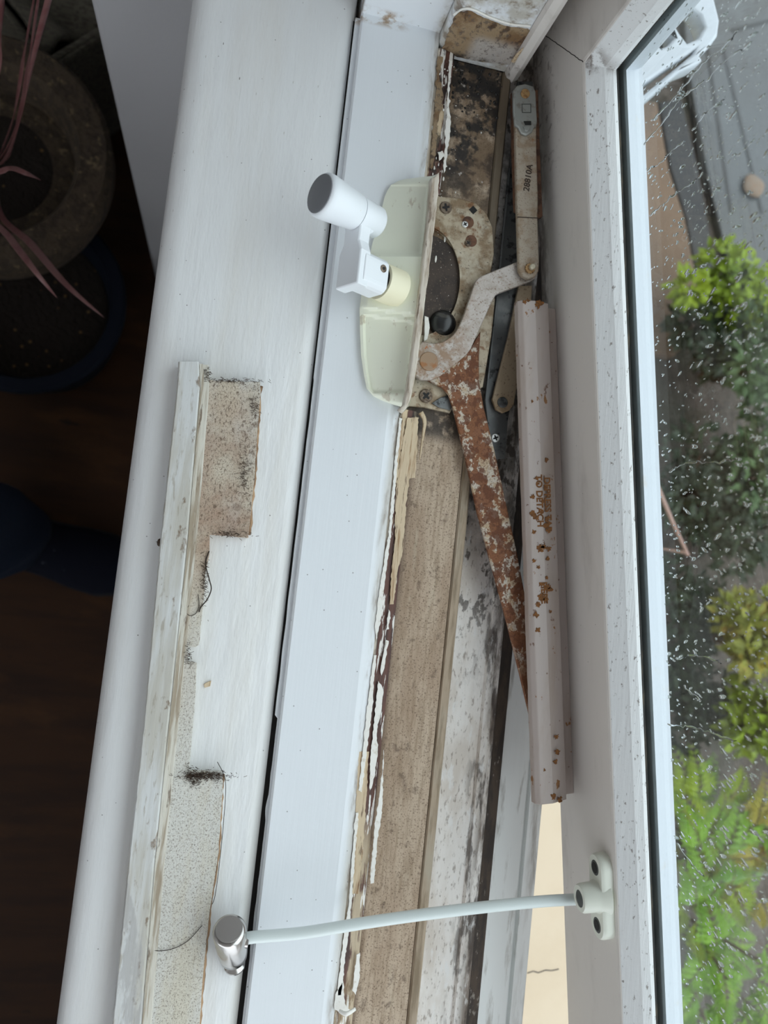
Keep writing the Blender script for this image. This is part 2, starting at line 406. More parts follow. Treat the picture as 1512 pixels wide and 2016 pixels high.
greytrack = mat('dark_hinge_track', S(104, 106, 106), [
    dict(c=S(42, 42, 42), s=110, lo=.55, hi=.62, o=.85),
    dict(c=S(140, 140, 138), s=70, lo=.5, hi=.7, o=.5, seed=12)], rough=.42, metal=.5)
hingearm = mat('tan_hinge_arm', S(168, 150, 126), [dict(c=S(150, 112, 60), s=60, lo=.4, hi=.6, o=.7, reg=[(1, .14, .1)]),
    dict(c=S(90, 70, 54), s=500, lo=.58, hi=.65, o=.6)], rough=.45, metal=.25)
housing = mat('dark_gear_housing', S(66, 54, 46), [
    dict(c=S(40, 32, 28), s=60, lo=.4, hi=.6, o=.7),
    dict(c=S(210, 204, 196), t='spots', s=(300, 240, 300), lo=.09, hi=.06, o=.9),
    dict(c=S(120, 104, 88), s=800, lo=.6, hi=.66, o=.7)], rough=.65, bump=[(300, .4, .0006)])
blackdome = mat('greasy_black_dome', S(34, 34, 34), [dict(c=S(90, 86, 80), s=(60, 200, 60), lo=.56, hi=.66, o=.5)], rough=.25)

trim_top = mat('worn_trim_ridge', S(205, 206, 205), [
    dict(c=S(178, 172, 158), s=(70, 8, 70), lo=.42, hi=.62, o=.7),
    dict(c=S(150, 140, 124), s=(320, 60, 320), lo=.56, hi=.66, o=.6),
    dict(c=S(110, 86, 60), s=(120, 60, 120), lo=.6, hi=.68, o=.8),
    dict(c=S(168, 166, 164), s=(50, 12, 50), lo=.5, hi=.56, o=.7, reg=[(1, -.17, -.19)])], rough=.5, bump=[((260, 14, 260), .5, .0008)])
trim_groove = mat('grimy_trim_groove', S(200, 195, 184), [
    dict(c=S(140, 122, 98), s=(300, 18, 300), lo=.44, hi=.6, o=.8),
    dict(c=S(90, 68, 48), s=(200, 40, 200), lo=.6, hi=.68, o=.8)], rough=.6, bump=[((260, 14, 260), .6, .0008)])
trim_flat = mat('fluffy_soiled_trim_face', S(212, 210, 203), [
    dict(c=S(206, 198, 178), s=(50, 10, 50), lo=.4, hi=.62, o=.7),
    dict(c=S(196, 178, 156), s=22, lo=.2, hi=.7, o=.8, reg=[(1, -.14, .0)]),
    dict(c=S(160, 132, 104), s=60, lo=.42, hi=.8, o=.3, reg=[(1, .11, .05), (1, -.05, .0)], seed=33),
    dict(c=S(158, 126, 104), s=26, lo=.30, hi=.62, o=.75, reg=[(1, .115, .05), (1, -.04, .0)], seed=51),
    dict(c=S(130, 114, 96), s=1100, lo=.54, hi=.62, o=.55),
    dict(c=S(92, 72, 58), s=(700, 300, 700), lo=.56, hi=.62, o=.7, seed=52, reg=[(1, -.02, .03)]),
    dict(c=S(84, 66, 52), s=(1300, 800, 1300), lo=.57, hi=.63, o=.75, seed=7),
    dict(c=S(104, 80, 62), s=300, lo=.60, hi=.68, o=.6, seed=17, reg=[(1, -.08, .0)]),
    dict(c=S(100, 76, 56), s=150, lo=.52, hi=.66, o=.6, seed=13, reg=[(0, -.004, .014), (1, -.02, .01)])], rough=.85, bump=[(600, .6, .001), (120, .3, .001)])
trim_edge = mat('raw_trim_edge', S(176, 142, 108), [dict(c=S(90, 64, 46), s=(300, 40, 300), lo=.45, hi=.6, o=.8)], rough=.7)
fluff = mat('dark_fluff', S(58, 44, 34), [dict(c=S(100, 80, 62), s=900, lo=.5, hi=.6, o=.7)], rough=.95)
hair = mat('dark_hair', S(56, 46, 38), rough=.7)
cablem = mat('white_cable_sheath', (.70, .76, .75, 1), rough=.3)
bracketm = mat('cream_white_bracket', S(222, 224, 212), rough=.32)
recess = mat('grey_screw_recess', S(80, 82, 80), rough=.5, metal=.4)

wallm_shaded = mat('room_wall_paint_shaded', (.42, .42, .43, 1), rough=.85, bump=[(90, .25, .002)])  # wall paint darkened so the pier stays in shade
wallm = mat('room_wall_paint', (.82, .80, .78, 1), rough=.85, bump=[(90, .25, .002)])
ceilm = mat('ceiling_paint', (.84, .82, .80, 1), rough=.9)
floorm = mat('dark_wood_floor', S(56, 34, 17), [
    dict(c=S(40, 24, 15), s=(3, 22, 3), lo=.42, hi=.62, o=.8),
    dict(c=S(80, 52, 26), s=(4, 10, 4), lo=.52, hi=.7, o=.6),
    dict(c=S(30, 20, 14), s=(9, 40, 9), lo=.66, hi=.7, o=.8)], rough=.6, spec=.2)
denim = mat('blue_denim', S(20, 30, 46), [dict(c=S(32, 44, 62), s=(900, 900, 300), lo=.45, hi=.6, o=.6)], rough=.95, spec=.15, bump=[(900, .3, .001)])
shoem = mat('navy_shoe_fabric', S(14, 17, 28), [dict(c=S(70, 74, 84), s=26, lo=.66, hi=.7, o=.7)], rough=.9, spec=.15, bump=[(600, .3, .001)])
wicker = mat('rough_brown_pot', S(72, 60, 46), [
    dict(c=S(52, 42, 32), s=60, lo=.45, hi=.6, o=.8), dict(c=S(128, 112, 84), s=90, lo=.58, hi=.68, o=.6, seed=4)], rough=.85, bump=[(70, .9, .006)])
soil = mat('potting_soil', S(34, 26, 20), [dict(c=S(120, 92, 50), t='spots', s=60, lo=.18, hi=.1, o=.6)], rough=.95, bump=[(100, 1, .008)])
bluepot = mat('dark_blue_pot', S(10, 18, 32), rough=.7, spec=.2)
fabric = mat('grey_woven_fabric', S(112, 108, 96), [dict(c=S(74, 70, 62), s=(40, 300, 300), lo=.45, hi=.6, o=.7)], rough=.9, bump=[((60, 340, 340), .7, .003)])
redleaf = mat('dusky_red_leaf', S(128, 90, 88), [dict(c=S(110, 60, 62), s=(60, 6, 60), lo=.45, hi=.6, o=.6)], rough=.4)

glass = bpy.data.materials.new('window_glass'); glass.use_nodes = True
gt = glass.node_tree; gt.nodes.clear()
go = gt.nodes.new('ShaderNodeOutputMaterial'); gm = gt.nodes.new('ShaderNodeMixShader')
gtr = gt.nodes.new('ShaderNodeBsdfTransparent'); gtr.inputs[0].default_value = (.93, .965, .955, 1)
gg = gt.nodes.new('ShaderNodeBsdfGlossy'); gg.inputs['Roughness'].default_value = 0.02
fr = gt.nodes.new('ShaderNodeFresnel'); geo = gt.nodes.new('ShaderNodeNewGeometry')
mi = gt.nodes.new('ShaderNodeMix'); mi.data_type = 'FLOAT'; mi.inputs[2].default_value = 1.5; mi.inputs[3].default_value = 1/1.5
gt.links.new(geo.outputs['Backfacing'], mi.inputs[0]); gt.links.new(mi.outputs[0], fr.inputs['IOR'])
gt.links.new(fr.outputs[0], gm.inputs[0]); gt.links.new(gtr.outputs[0], gm.inputs[1]); gt.links.new(gg.outputs[0], gm.inputs[2])
gt.links.new(gm.outputs[0], go.inputs[0])
water = bpy.data.materials.new('rain_water'); water.use_nodes = True
wt_ = water.node_tree; wt_.nodes.clear()
w1 = wt_.nodes.new('ShaderNodeOutputMaterial'); w2 = wt_.nodes.new('ShaderNodeBsdfGlass'); w2.inputs['IOR'].default_value = 1.33
w2.inputs['Roughness'].default_value = 0.0; wt_.links.new(w2.outputs[0], w1.inputs[0])

# ------------------------------------------------------------------ room
YJ, YF = .361, .371            # jamb stop face, inner jamb face
FL = -.85
tag(box('floor', (-3.2, -3, FL-.05), (.05, 3, FL), floorm), kind='structure')
for i in range(9):
    pass
tag(box('ceiling', (-3.2, -3, 1.75), (.6, 3, 1.85), ceilm), kind='structure')
tag(box('wall_back', (-3.3, -3, FL), (-3.2, 3, 1.75), wallm), kind='structure')
tag(box('wall_far', (-3.2, 3, FL), (.6, 3.1, 1.75), wallm), kind='structure')
# bay side towards the viewer's own side: wall below, unseen opening above enlarged to brighten the sash face
bm = bmesh.new()
for a, b in (((-3.2, -1.75, FL), (.16, -1.68, 0)), ((-3.2, -1.75, 1.69), (.16, -1.68, 1.75))):
    g = bmesh.ops.create_cube(bm, size=1)
    for v in g['verts']: v.co = Vector([a[i]+(v.co[i]+.5)*(b[i]-a[i]) for i in range(3)])
tag(bm_obj('wall_side', bm, wallm), kind='structure')
# pier at the hinge end of the window, whose lower corner shows beside the sill
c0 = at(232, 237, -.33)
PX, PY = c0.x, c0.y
tag(box('wall_pier', (PX, PY, FL), (.16, 3, 1.75), wallm_shaded, bevel=.006, seg=3), kind='structure')
# wall under the window board and above the window
tag(box('wall_under_window', (.0, -1.68, FL), (.16, PY, -.045), wallm), kind='structure')
tag(box('wall_above_window', (.0, -1.68, 1.32), (.16, PY, 1.75), wallm), kind='structure')

# ------------------------------------------------------------------ fixed window frame
win = empty('window_1', (0.1, 0.03, 0), kind='structure')
Y0, Y1 = -1.6, .45
nose = []
R = .017
for i in range(13):
    a = math.radians(90 + 180*i/12)
    nose.append((-.0445 + math.cos(a)*R, -R + math.sin(a)*R))
prof = [(.0475, -.0052), (.0462, -.0036), (.0440, -.0018), (.0410, -.0005), (.0375, 0)]
prof += nose + [(.0475, -.034)]
sweepY('window_sill', prof, Y0, PY-.0005, sill_paint, win, smooth=False).modifiers.new('s', 'EDGE_SPLIT').split_angle = math.radians(40)
for p in win.children[-1].data.polygons: p.use_smooth = True
# dark shrinkage gap between sill and frame with a ragged lip of paint
box('shrinkage_gap', (.0465, Y0, -.03), (.0505, YF, -.004), crackm, win)
lip = []
yy = -.30
ptsA, ptsB = [], []
while yy < YF:
    q = noise.noise(Vector((yy*60, 3, 0)))
    w = .0008 + max(0, q)*.0016
    if yy > -.10: w = .0026 + q*.0003
    if yy > .12: w = .0030
    ptsA.append(Vector((.0502 - w, yy, 0))); ptsB.append(Vector((.0512, yy, 0))); yy += .002
plate('paint_lip', ptsA + list(reversed(ptsB)), frame_paint, win, z=.0012, thick=.0022, bev=.0003)
box('paint_lip_inner', (.0505, Y0, -.02), (.0515, YF, .0005), frame_paint, win)
# bottom rail of the frame
FT = .006
sweepY('window_frame', [(.0506, -.03), (.0506, FT-.0012), (.0518, FT), (.098, FT), (.1025, FT-.0006), (.106, FT-.0012), (.1062, -.03)], Y0, YF, frame_paint, win)
# stripped strip, trough, ridge, rebate, outer sill
for ya, yb in ((Y0, at(810, 808, .004).y), (at(860, 380, .004).y, YJ)):
    sweepY('stripped_edge', [(.1062, -.03), (.1062, .0042), (.1085, .0047), (.1155, .0036), (.1185, .0022), (.1195, -.03)], ya, yb, strip, win)
sweepY('frame_trough', [(.1062, -.03), (.1062, -.004), (.1560, -.004), (.1562, -.03)], Y0, YJ, tan, win)
sweepY('trough_ridge', [(.1565, -.03), (.1565, -.0045), (.1575, -.003), (.1622, -.0026), (.1637, -.005), (.1640, -.03)], Y0, YJ, ridge, win)
sweepY('trough_groove', [(.1560, -.03), (.1560, -.0062), (.1566, -.0062), (.1566, -.03)], Y0, YJ, crackm, win)
sweepY('mouldy_rebate', [(.1640, -.045), (.1640, -.010), (.167, -.0165), (.192, -.019), (.1935, -.0165), (.198, -.0165), (.2035, -.0195), (.2035, -.045)], Y0, .42, moldy, win)
sweepY('mould_edge', [(.2035, -.045), (.2035, -.0198), (.2125, -.0215), (.2125, -.045)], Y0, .42, mold_line, win)
sweepY('outer_sill', [(.2125, -.06), (.2125, -.0225), (.236, -.0285), (.2375, -.0345), (.2395, -.0345), (.2405, -.031), (.2525, -.036), (.2525, -.06)], Y0, .6, outer_sill, win)

# bare wood and paint flakes left along the stripped edge
zc = .0052
fl = bmesh.new()
cream = [[(803, 822), (824, 822), (818, 940), (806, 942), (800, 990), (793, 1090), (783, 1120), (775, 1190), (768, 1190), (770, 1130), (778, 1060), (778, 990), (787, 900)],
         [(792, 824), (798, 824), (786, 920), (779, 960), (781, 900)],
         [(707, 1480), (726, 1480), (722, 1560), (716, 1660), (706, 1760), (694, 1760), (698, 1640), (702, 1560)]]
for i, c in enumerate(cream):
    plate('bare_wood', jag(P(zc, *c), .0007, .0016), barewood, win, z=zc, thick=.0006, bev=.0001)
whites = [[(786, 824), (792, 824), (783, 900), (776, 990), (769, 1060), (764, 1060), (770, 990), (778, 900)],
          [(764, 1060), (768, 1062), (757, 1150), (748, 1230), (741, 1260), (738, 1230), (750, 1140)],
          [(765, 1200), (769, 1204), (766, 1238), (760, 1240)], [(760, 1260), (765, 1262), (758, 1310), (751, 1330), (748, 1318), (755, 1290)],
          [(745, 1340), (755, 1358), (750, 1400), (742, 1440), (744, 1480), (737, 1530), (728, 1560), (728, 1500), (734, 1450), (738, 1400)],
          [(736, 1290), (742, 1290), (736, 1340), (733, 1400), (722, 1480), (712, 1560), (706, 1556), (714, 1480), (722, 1400)],
          [(748, 1560), (756, 1480), (752, 1600), (744, 1650), (736, 1740), (728, 1740), (736, 1640)],
          [(700, 1600), (706, 1600), (698, 1700), (690, 1810), (678, 1900), (672, 1960), (664, 1960), (672, 1880), (686, 1780)],
          [(702, 1880), (709, 1876), (708, 1920), (700, 1960), (694, 1950)],
          [(660, 1958), (676, 1930), (680, 1980), (690, 1990), (672, 1996), (658, 1988)]]
for c in whites:
    plate('paint_flake', jag(P(.0058, *c), .0006, .0014), flake, win, z=.0058, thick=.0006, bev=.0001)
for c in [[(862, 112), (872, 112), (866, 150), (874, 190), (862, 240), (858, 300), (850, 340), (846, 330), (854, 240), (858, 170)],
          [(884, 118), (889, 120), (884, 200), (888, 240), (882, 300), (876, 340), (873, 330), (880, 220)],
          [(862, 300), (872, 296), (876, 306), (866, 316)]]:
    plate('paint_flake', jag(P(.0062, *c), .0011, .0016), patch_wood if c[0][0] == 862 and c[0][1] < 200 else flake, win, z=.0062, thick=.0007, bev=.0001)
# curl of paint at the near end
bm = bmesh.new(); tube_bm(bm, smoothpts([at(668, 1990, .009), at(682, 1996, .012), at(700, 1986, .011)], 6), lambda t: .0016*(1-.6*abs(t-.5)), 6, .35)
bm_obj('paint_flake', bm, flake, win, smooth=True)
# splinter standing by the cover
bm = bmesh.new(); tube_bm(bm, smoothpts([at(828, 812, .002), at(836, 830, .002), at(831, 870, .001), at(826, 905, .000)], 6), lambda t: .0020*(1-.8*t), 6, .4)
bm_obj('splinter', bm, barewood, win, smooth=True)

# jamb at the hinge end
jamb = box('window_jamb', (.0506, YF, -.03), (.1062, PY+.05, 1.35), frame_paint, win, bevel=.001)
sweep = [(.1062, YJ+.004), (.1102, YJ), (.158, YJ), (.158, YF+.09), (.1062, YF+.09)]
rows = [[Vector((x, y, z)) for x, y in sweep] for z in (-.0035, 1.35)]
grid_obj('jamb_stop', rows, frame_paint, win, closed=True, caps=True, bevel=.0008)
# weather bead standing up the jamb
lathe_prof = []
bead = [(.158, YJ+.03), (.158, YJ-.0005), (.1595, YJ-.004), (.164, YJ-.006), (.168, YJ-.003), (.169, YJ+.002), (.169, YJ+.03)]
rows = [[Vector((x, y, z)) for x, y in bead] for z in (-.004, 1.35)]
grid_obj('jamb_bead', rows, shade_paint, win, closed=True, caps=True, smooth=False)
box('jamb_outer', (.169, .425, -.045), (.26, .47, 1.35), shade_paint, win)
# area of jamb where the cover strip came off: bare wood with a ragged border
pp = [(868, 100), (876, 84), (893, 34), (906, 22), (928, 22), (960, 38), (1000, 52), (1040, 56), (1056, 66), (1042, 88), (1024, 118), (1012, 128), (950, 122), (900, 112)]
loop = []
for x, y in pp:
    q = atY(x, y, YJ); loop.append(Vector((min(max(q.x, .1075), .1585), q.z, 0)))
loop = jag(loop, .0012, .0022)
o = plate('bare_patch', loop, patch_wood, win, z=0, thick=.0008, bev=.0001)
o.data.transform(Matrix(((1, 0, 0, 0), (0, 0, -1, YJ-.0002), (0, 1, 0, 0), (0, 0, 0, 1))))
bm = bmesh.new()
edge = [(893, 30), (910, 18), (930, 18), (965, 34), (1005, 47), (1045, 51)]
tube_bm(bm, smoothpts([atY(x, y, YJ-.0008) for x, y in edge], 8), lambda t: .0009, 6, .6)
bm_obj('paint_flake', bm, flake, win, smooth=True)
bm = bmesh.new()
tube_bm(bm, smoothpts([atY(x, y, YJ-.003) for x, y in [(1010, 122), (1022, 104), (1040, 88), (1048, 74)]], 6), lambda t: .0017*(1-.7*t), 6, .4)
bm_obj('paint_flake', bm, barewood, win, smooth=True)
# small things lying loose at the top end of the trough
bm = bmesh.new()
for i in range(34):
    x = .121+.03*random.random()**2; y = random.uniform(.20, .345); r = random.uniform(.0002, .0006)
    add_blob(bm, Vector((x, y, -.0036)), r, r*random.uniform(.6, 1.6), r*.6, u=6, v=4)
for i in range(60):
    x = random.uniform(.107, .120); y = random.uniform(.2, .355); r = random.uniform(.0002, .0007)
    add_blob(bm, Vector((x, y, .0048)), r, r*random.uniform(.8, 2.5), r*.6, u=6, v=4)
tag(bm_obj('paint_crumbs', bm, flake, win), kind='stuff')
bm = bmesh.new()
for i in range(60):
    x = random.uniform(.120, .160); y = YJ-abs(random.gauss(0, .022)); r = random.uniform(.0004, .0014)
    add_blob(bm, Vector((x, y, -.0038)), r, r*random.uniform(.6, 1.6), r*.5, u=6, v=4)
tag(bm_obj('mould_lumps', bm, blackdome, win), kind='stuff')

# ------------------------------------------------------------------ casement sash, open about eight degrees
A = at(1148, 122, .058); B = at(1223, 2016, .058)
du = Vector((B.x-A.x, B.y-A.y, 0)).normalized()
dv = Vector((-du.y, du.x, 0))                      # outward
if dv.x < 0: dv = -dv
def SP(u, v, z): return Vector((A.x, A.y, 0)) + du*u + dv*v + Vector((0, 0, z))
sash = empty('casement', SP(-.06, .02, -.018), 'open white casement with rain-wet glass beside the stripped window frame', 'window', kind='thing')
LU, LV, LZ0, LZ1 = .98, .044, .058, 1.18
FW = .076
def member(name, prof, mat, par, which, **k):
    """prof: (a outward from the opening edge, v). mitred member"""
    rows = []
    for a, v in prof:
        if which == 'bottom': p = (SP(-a, v, LZ0-a), SP(LU+a, v, LZ0-a))
        if which == 'hinge': p = (SP(-a, v, LZ0-a), SP(-a, v, LZ1+a))
        if which == 'top': p = (SP(-a, v, LZ1+a), SP(LU+a, v, LZ1+a))
        if which == 'lock': p = (SP(LU+a, v, LZ0-a), SP(LU+a, v, LZ1+a))
        rows.append(p)
    rows2 = [[r[0] for r in rows], [r[1] for r in rows]]
    return grid_obj(name, rows2, mat, par, closed=True, caps=True, **k)
facep = [(FW, 0), (.0016, 0), (0, .0006), (-.0004, .0016), (-.0004, .018), (.004, .0185), (.004, .0305), (FW, .0305)]
beadp = [(-.0004, .0012), (-.0030, .0050), (-.0062, .0098), (-.0070, .0108), (-.0085, .0160), (-.0082, .0185), (.003, .0185), (.003, .0012)]
gaskp = [(.003, .0186), (-.0060, .0186), (-.0056, .0214), (.003, .0214)]
puttyp = [(.0035, .0260), (-.0070, .0262), (-.0015, .0385), (.004, .0445), (FW, .0445), (FW, .0305), (.0035, .0305)]
for w in ('bottom', 'hinge', 'top', 'lock'):
    nm = {'bottom': 'bottom_rail', 'hinge': 'hinge_stile', 'top': 'top_rail', 'lock': 'lock_stile'}[w]
    member(nm, facep, shade_paint, sash, w)
    member('glazing_bead', beadp, bead_paint, sash, w)
    member('gasket', gaskp, gasket, sash, w)
    member('outer_frame', puttyp, putty, sash, w)
# hairline at the mitre on the room face
bm = bmesh.new()
tube_bm(bm, [SP(-a, -.0001, LZ0-a) + Vector((0, 0, noise.noise(Vector((a*300, 0, 0)))*.0007)) for a in [i*.0012 for i in range(50)]], .00025, 5)
bm_obj('mitre_crack', bm, crackm, sash)
# pane
bm = bmesh.new()
vs = [bm.verts.new(SP(u, v, z)) for v in (.0216, .0256) for u, z in ((-.004, LZ0-.004), (LU+.004, LZ0-.004), (LU+.004, LZ1+.004), (-.004, LZ1+.004))]
for f in ((0, 1, 2, 3), (7, 6, 5, 4), (0, 4, 5, 1), (1, 5, 6, 2), (2, 6, 7, 3), (3, 7, 4, 0)): bm.faces.new([vs[i] for i in f])
pane = bm_obj('glass_pane', bm, glass, sash)
# rain on the outside
GV = .0257
def on_glass(px, py):
    d = ray(px, py); o = SP(0, GV, 0); t = (o-CAM).dot(dv)/d.dot(dv); return CAM + d*t
bm = bmesh.new(); rnd = random.Random(3)
def drop(p, w, h, tilt=0):
    A0 = (du*math.cos(tilt)+Vector((0, 0, 1))*math.sin(tilt)); B0 = (Vector((0, 0, 1))*math.cos(tilt)-du*math.sin(tilt))
    seg, rg = 8, 3
    top = bm.verts.new(p + dv*min(w, h)*.55)
    prev = None
    for k in range(1, rg+1):
        th = math.pi/2*k/rg
        row = [bm.verts.new(p + A0*math.cos(2*math.pi*j/seg)*w*math.sin(th) + B0*math.sin(2*math.pi*j/seg)*h*math.sin(th)*(1.0 if math.sin(2*math.pi*j/seg) < 0 else 1.25) + dv*min(w, h)*.55*math.cos(th)) for j in range(seg)]
        for j in range(seg):
            if prev is None: bm.faces.new((top, row[j], row[(j+1) % seg]))
            else: bm.faces.new((prev[j], row[j], row[(j+1) % seg], prev[(j+1) % seg]))
        prev = row
n = 0
while n < 4200:
    x = rnd.uniform(1225, 1760); y = rnd.uniform(-160, 2260)
    if x < 1258+.042*y: continue
    edge = x - (1258+.042*y)
    p = on_glass(x, y)
    if edge < 60 and rnd.random() < .7: w = rnd.uniform(.0003, .0007)
    else: w = rnd.choice([.0003, .0004, .0004, .0005, .0006, .0007, .0010])*rnd.uniform(.8, 1.2)
    if p.z < LZ0+.008: continue
    drop(p, w, w*rnd.uniform(1.1, 3.2), rnd.uniform(-.5, .5)); n += 1
trails = [[(1283, 238), (1330, 190), (1380, 130), (1420, 95), (1455, 60)], [(1268, 285), (1300, 245), (1340, 195), (1385, 162)], [(1392, 160), (1415, 130), (1460, 100)],
          [(1363, 260), (1385, 228), (1425, 196)], [(1279, 425), (1330, 382), (1372, 355)], [(1276, 335), (1300, 320), (1325, 295), (1350, 278)],
          [(1452, 305), (1480, 280)], [(1318, 930), (1350, 912), (1400, 910), (1450, 905)], [(1330, 1300), (1370, 1290), (1420, 1305)], [(1315, 1426), (1370, 1434), (1450, 1460)],
          [(1345, 1350), (1380, 1380)], [(1335, 1660), (1360, 1700), (1385, 1725)], [(1420, 1625), (1440, 1660)]]
for tr in trails:
    pts = smoothpts([on_glass(x, y) for x, y in tr], 10)
    pts = [p + du*noise.noise(p*300)*.0016 + Vector((0, 0, noise.noise(p*260+Vector((5, 5, 5)))*.002)) for p in pts]
    tube_bm(bm, pts, lambda t: .00042+.0002*math.sin(t*17), 6)
tag(bm_obj('raindrops', bm, water, sash, smooth=True), kind='stuff')

# stay track screwed to the sash
u0 = (at(1020, 590, .02) - Vector((A.x, A.y, 0))).dot(du); u1 = (at(1064, 1585, .02) - Vector((A.x, A.y, 0))).dot(du)
def vof(px, py, z): return (at(px, py, z) - Vector((A.x, A.y, 0))).dot(dv)
va, vb = vof(1025, 700, .02), vof(1083, 700, .015)
prof = [(va-.0006, .0125), (va, .0175), (va+.0028, .02), (va+.0118, .02), (vb, .0152), (vb+.0002, .006), (-.0002, .005), (-.0002, .0035), (vb-.0010, .004), (vb-.0014, .0138), (va+.0114, .0184), (va+.0032, .0184), (va+.0012, .0165), (va+.0006, .0125)]
rows = [[SP(u0+(u1-u0)*i/40 , v + (noise.noise(Vector((i*.7, 0, 0)))*.0004 if v < va+.001 else 0), z) for v, z in prof] for i in range(41)]
track = grid_obj('stay_track', rows, trackm, sash, closed=True, caps=True, bevel=.0006, label='long white metal track with rusty spots screwed along the sash')
tdir = du
for body, px, py, sz in (('DEPRESS TAB', 1078, 993, .0062), ('TO DETACH', 1062, 986, .0062)):
    c = at(px, py, .0201)
    text_mesh('lettering', body, sz, c, tdir, .0201, rustink, track, off=.0002)
c = at(1071, 1167, .0201); text_mesh('lettering', 'HERE', .0062, c, tdir, .0201, rustink, track, off=.0002)
rr = random.Random(11)
spots = [(1056, 942, 5), (1060, 952, 3), (1074, 960, 4), (1049, 978, 5), (1068, 986, 4), (1049, 1012, 6), (1055, 1018, 6), (1066, 1010, 5), (1078, 1020, 5), (1076, 1036, 6), (1082, 1044, 5), (1052, 1048, 5), (1064, 1078, 9), (1071, 1077, 7), (1081, 1080, 5), (1078, 1100, 4), (1052, 1104, 5), (1060, 1116, 4), (1077, 1137, 4),
         (1066, 1150, 6), (1075, 1156, 8), (1083, 1160, 6), (1066, 1175, 8), (1074, 1180, 6), (1060, 1190, 6), (1056, 1211, 6), (1060, 1240, 6), (1078, 905, 5), (1084, 1204, 3), (1033, 594, 4), (1040, 592, 4), (1060, 600, 7), (1068, 596, 6), (1048, 790, 3), (1096, 1450, 5), (1098, 1480, 6), (1094, 1500, 5), (1090, 1568, 7), (1102, 1574, 6), (1072, 1516, 3)]
for sx, sy, sr in spots:
    k = (CAM.z-.02)/FPX; q = at(sx, sy, .0202)
    lp = [q + Vector((math.cos(a_), math.sin(a_)*rr.uniform(.7, 1.3), 0))*sr*k*rr.uniform(.45, 1.35) for a_ in [2*math.pi*g/16 for g in range(16)]]
    plate('rust_patch', lp, rustink, track, z=.0203 if sx < 1070+.044*(sy-700)-2 else .0194, thick=.0006 if sx < 1070+.044*(sy-700)-2 else .003, bev=.00005)

# ------------------------------------------------------------------ link bar clipped on the operator arm
opr = empty('window_operator', at(900, 600, -.004), 'crank window operator with pale green cover, white folding handle and rusty arms', 'window operator')
lower = P(.008, (1010, 178), (1060, 176), (1064, 300), (1069, 425), (1055, 428), (1016, 412), (1012, 300))
plate('sash_bracket', lower, railrust, opr, z=.008, thick=.006, bev=.0008, label='rust-edged flange under the link bar')
bar = P(.013, (1013, 190), (1022, 170), (1034, 166), (1048, 170), (1056, 190), (1057, 300), (1060, 393), (1059, 425), (1062, 520), (1061, 533), (1054, 545), (1041, 549), (1029, 543), (1022, 532), (1019, 430), (1018, 405), (1015, 250))
link = plate('link_bar', bar, linkm, opr, z=.013, thick=.0045, bev=.0012, seg=3)
plate('bend_line', P(.0132, (1019, 426), (1060, 428), (1060, 430), (1019, 428)), ink, link, z=.0131, thick=.0003, bev=.0001)
clip = P(.0155, (1010, 178), (1018, 168), (1034, 164), (1050, 169), (1055, 180), (1058, 240), (1056, 250), (1052, 250), (1048, 260), (1037, 266), (1027, 262), (1021, 250), (1014, 246), (1011, 220))
cl = plate('end_clip', clip, clipm, opr, z=.0155, thick=.0028, bev=.001, seg=3, label='grey clip at the end of the link bar')
disc('rivet', 1035, 183, .0168, 10, .002, brassy, cl)
plate('slot', P(.0158, (1031, 238), (1046, 238), (1046, 246), (1034, 246)), blackish, cl, z=.0157, thick=.0005, bev=.0001)
sq = P(.0157, (1027, 204), (1046, 204), (1046, 222), (1028, 222)); sqi = P(.0157, (1028.5, 205.5), (1044.5, 205.5), (1044.5, 220.5), (1029.5, 220.5))
plate('square_outline', sq, recess, cl, z=.0157, thick=.0004, bev=.0001, holes=[list(reversed(sqi))])
plate('cap_nub', P(.0165, (1030, 248), (1046, 247), (1043, 256), (1036, 258)), clipm, cl, z=.0163, thick=.0012, bev=.0004)
text_mesh('lettering', '28810A', .0062, at(1040, 350, .0131), Vector((.04, 1, 0)), .0131, ink, link, off=.00005)
# star washer + pin at the joint
wsh = []
for i in range(24):
    t = 2*math.pi*i/24; r = 12 if i % 2 else 9.5; wsh.append(at(1044, 528, .0142) + Vector((math.cos(t), math.sin(t), 0))*r*.000321)
st = plate('star_washer', wsh, brassy, opr, z=.0142, thick=.0012, bev=.0002)
lathe('pin', at(1045, 528, .013), Vector((0, 0, 1)), [(0, .002), (.0035, .002), (.0042, .0014), (.0042, 0)], mat('pale_pin', S(186, 178, 156), rough=.4, metal=.3), st)

# base plate with gear housing
hole = ring(834, 552, -.0005, 80, 118, 44)
outer = P(-.0005, (800, 380), (863, 386), (905, 390), (938, 400), (958, 420), (970, 448), (973, 500), (964, 545), (975, 590), (968, 660), (951, 762), (925, 775), (900, 788), (886, 813), (836, 802), (800, 800), (790, 600))
bp = plate('base_plate', outer, baseplate, opr, z=-.0005, thick=.0032, bev=.0006, holes=[list(reversed(hole))])
phillips(878, 408, .0006, 13, steelscrew, blackish, bp, .3)
for (x, y) in ((922, 437), (928, 474)):
    k = disc('screw_well', x, y, -.0002, 12.5, .0006, railrust, bp)
    phillips(x-6, y+4, .0006, 7, brightscrew if y < 450 else steelscrew, blackish, bp, .7)
plate('square_hole', [at(932, 413, 0)+Vector((math.cos(a), math.sin(a), 0))*.0031 for a in (.1, 1.67, 3.24, 4.81)], blackish, bp, z=-.0002, thick=.0005, bev=.0001)
phillips(839, 779, .0010, 14, steelscrew, blackish, bp, .9)
plate('bright_tab', jag(P(.0004, (868, 782), (882, 778), (890, 800), (886, 808), (862, 802), (850, 794)), .0004, .002), greytrack, bp, z=.0006, thick=.001, bev=.0003)
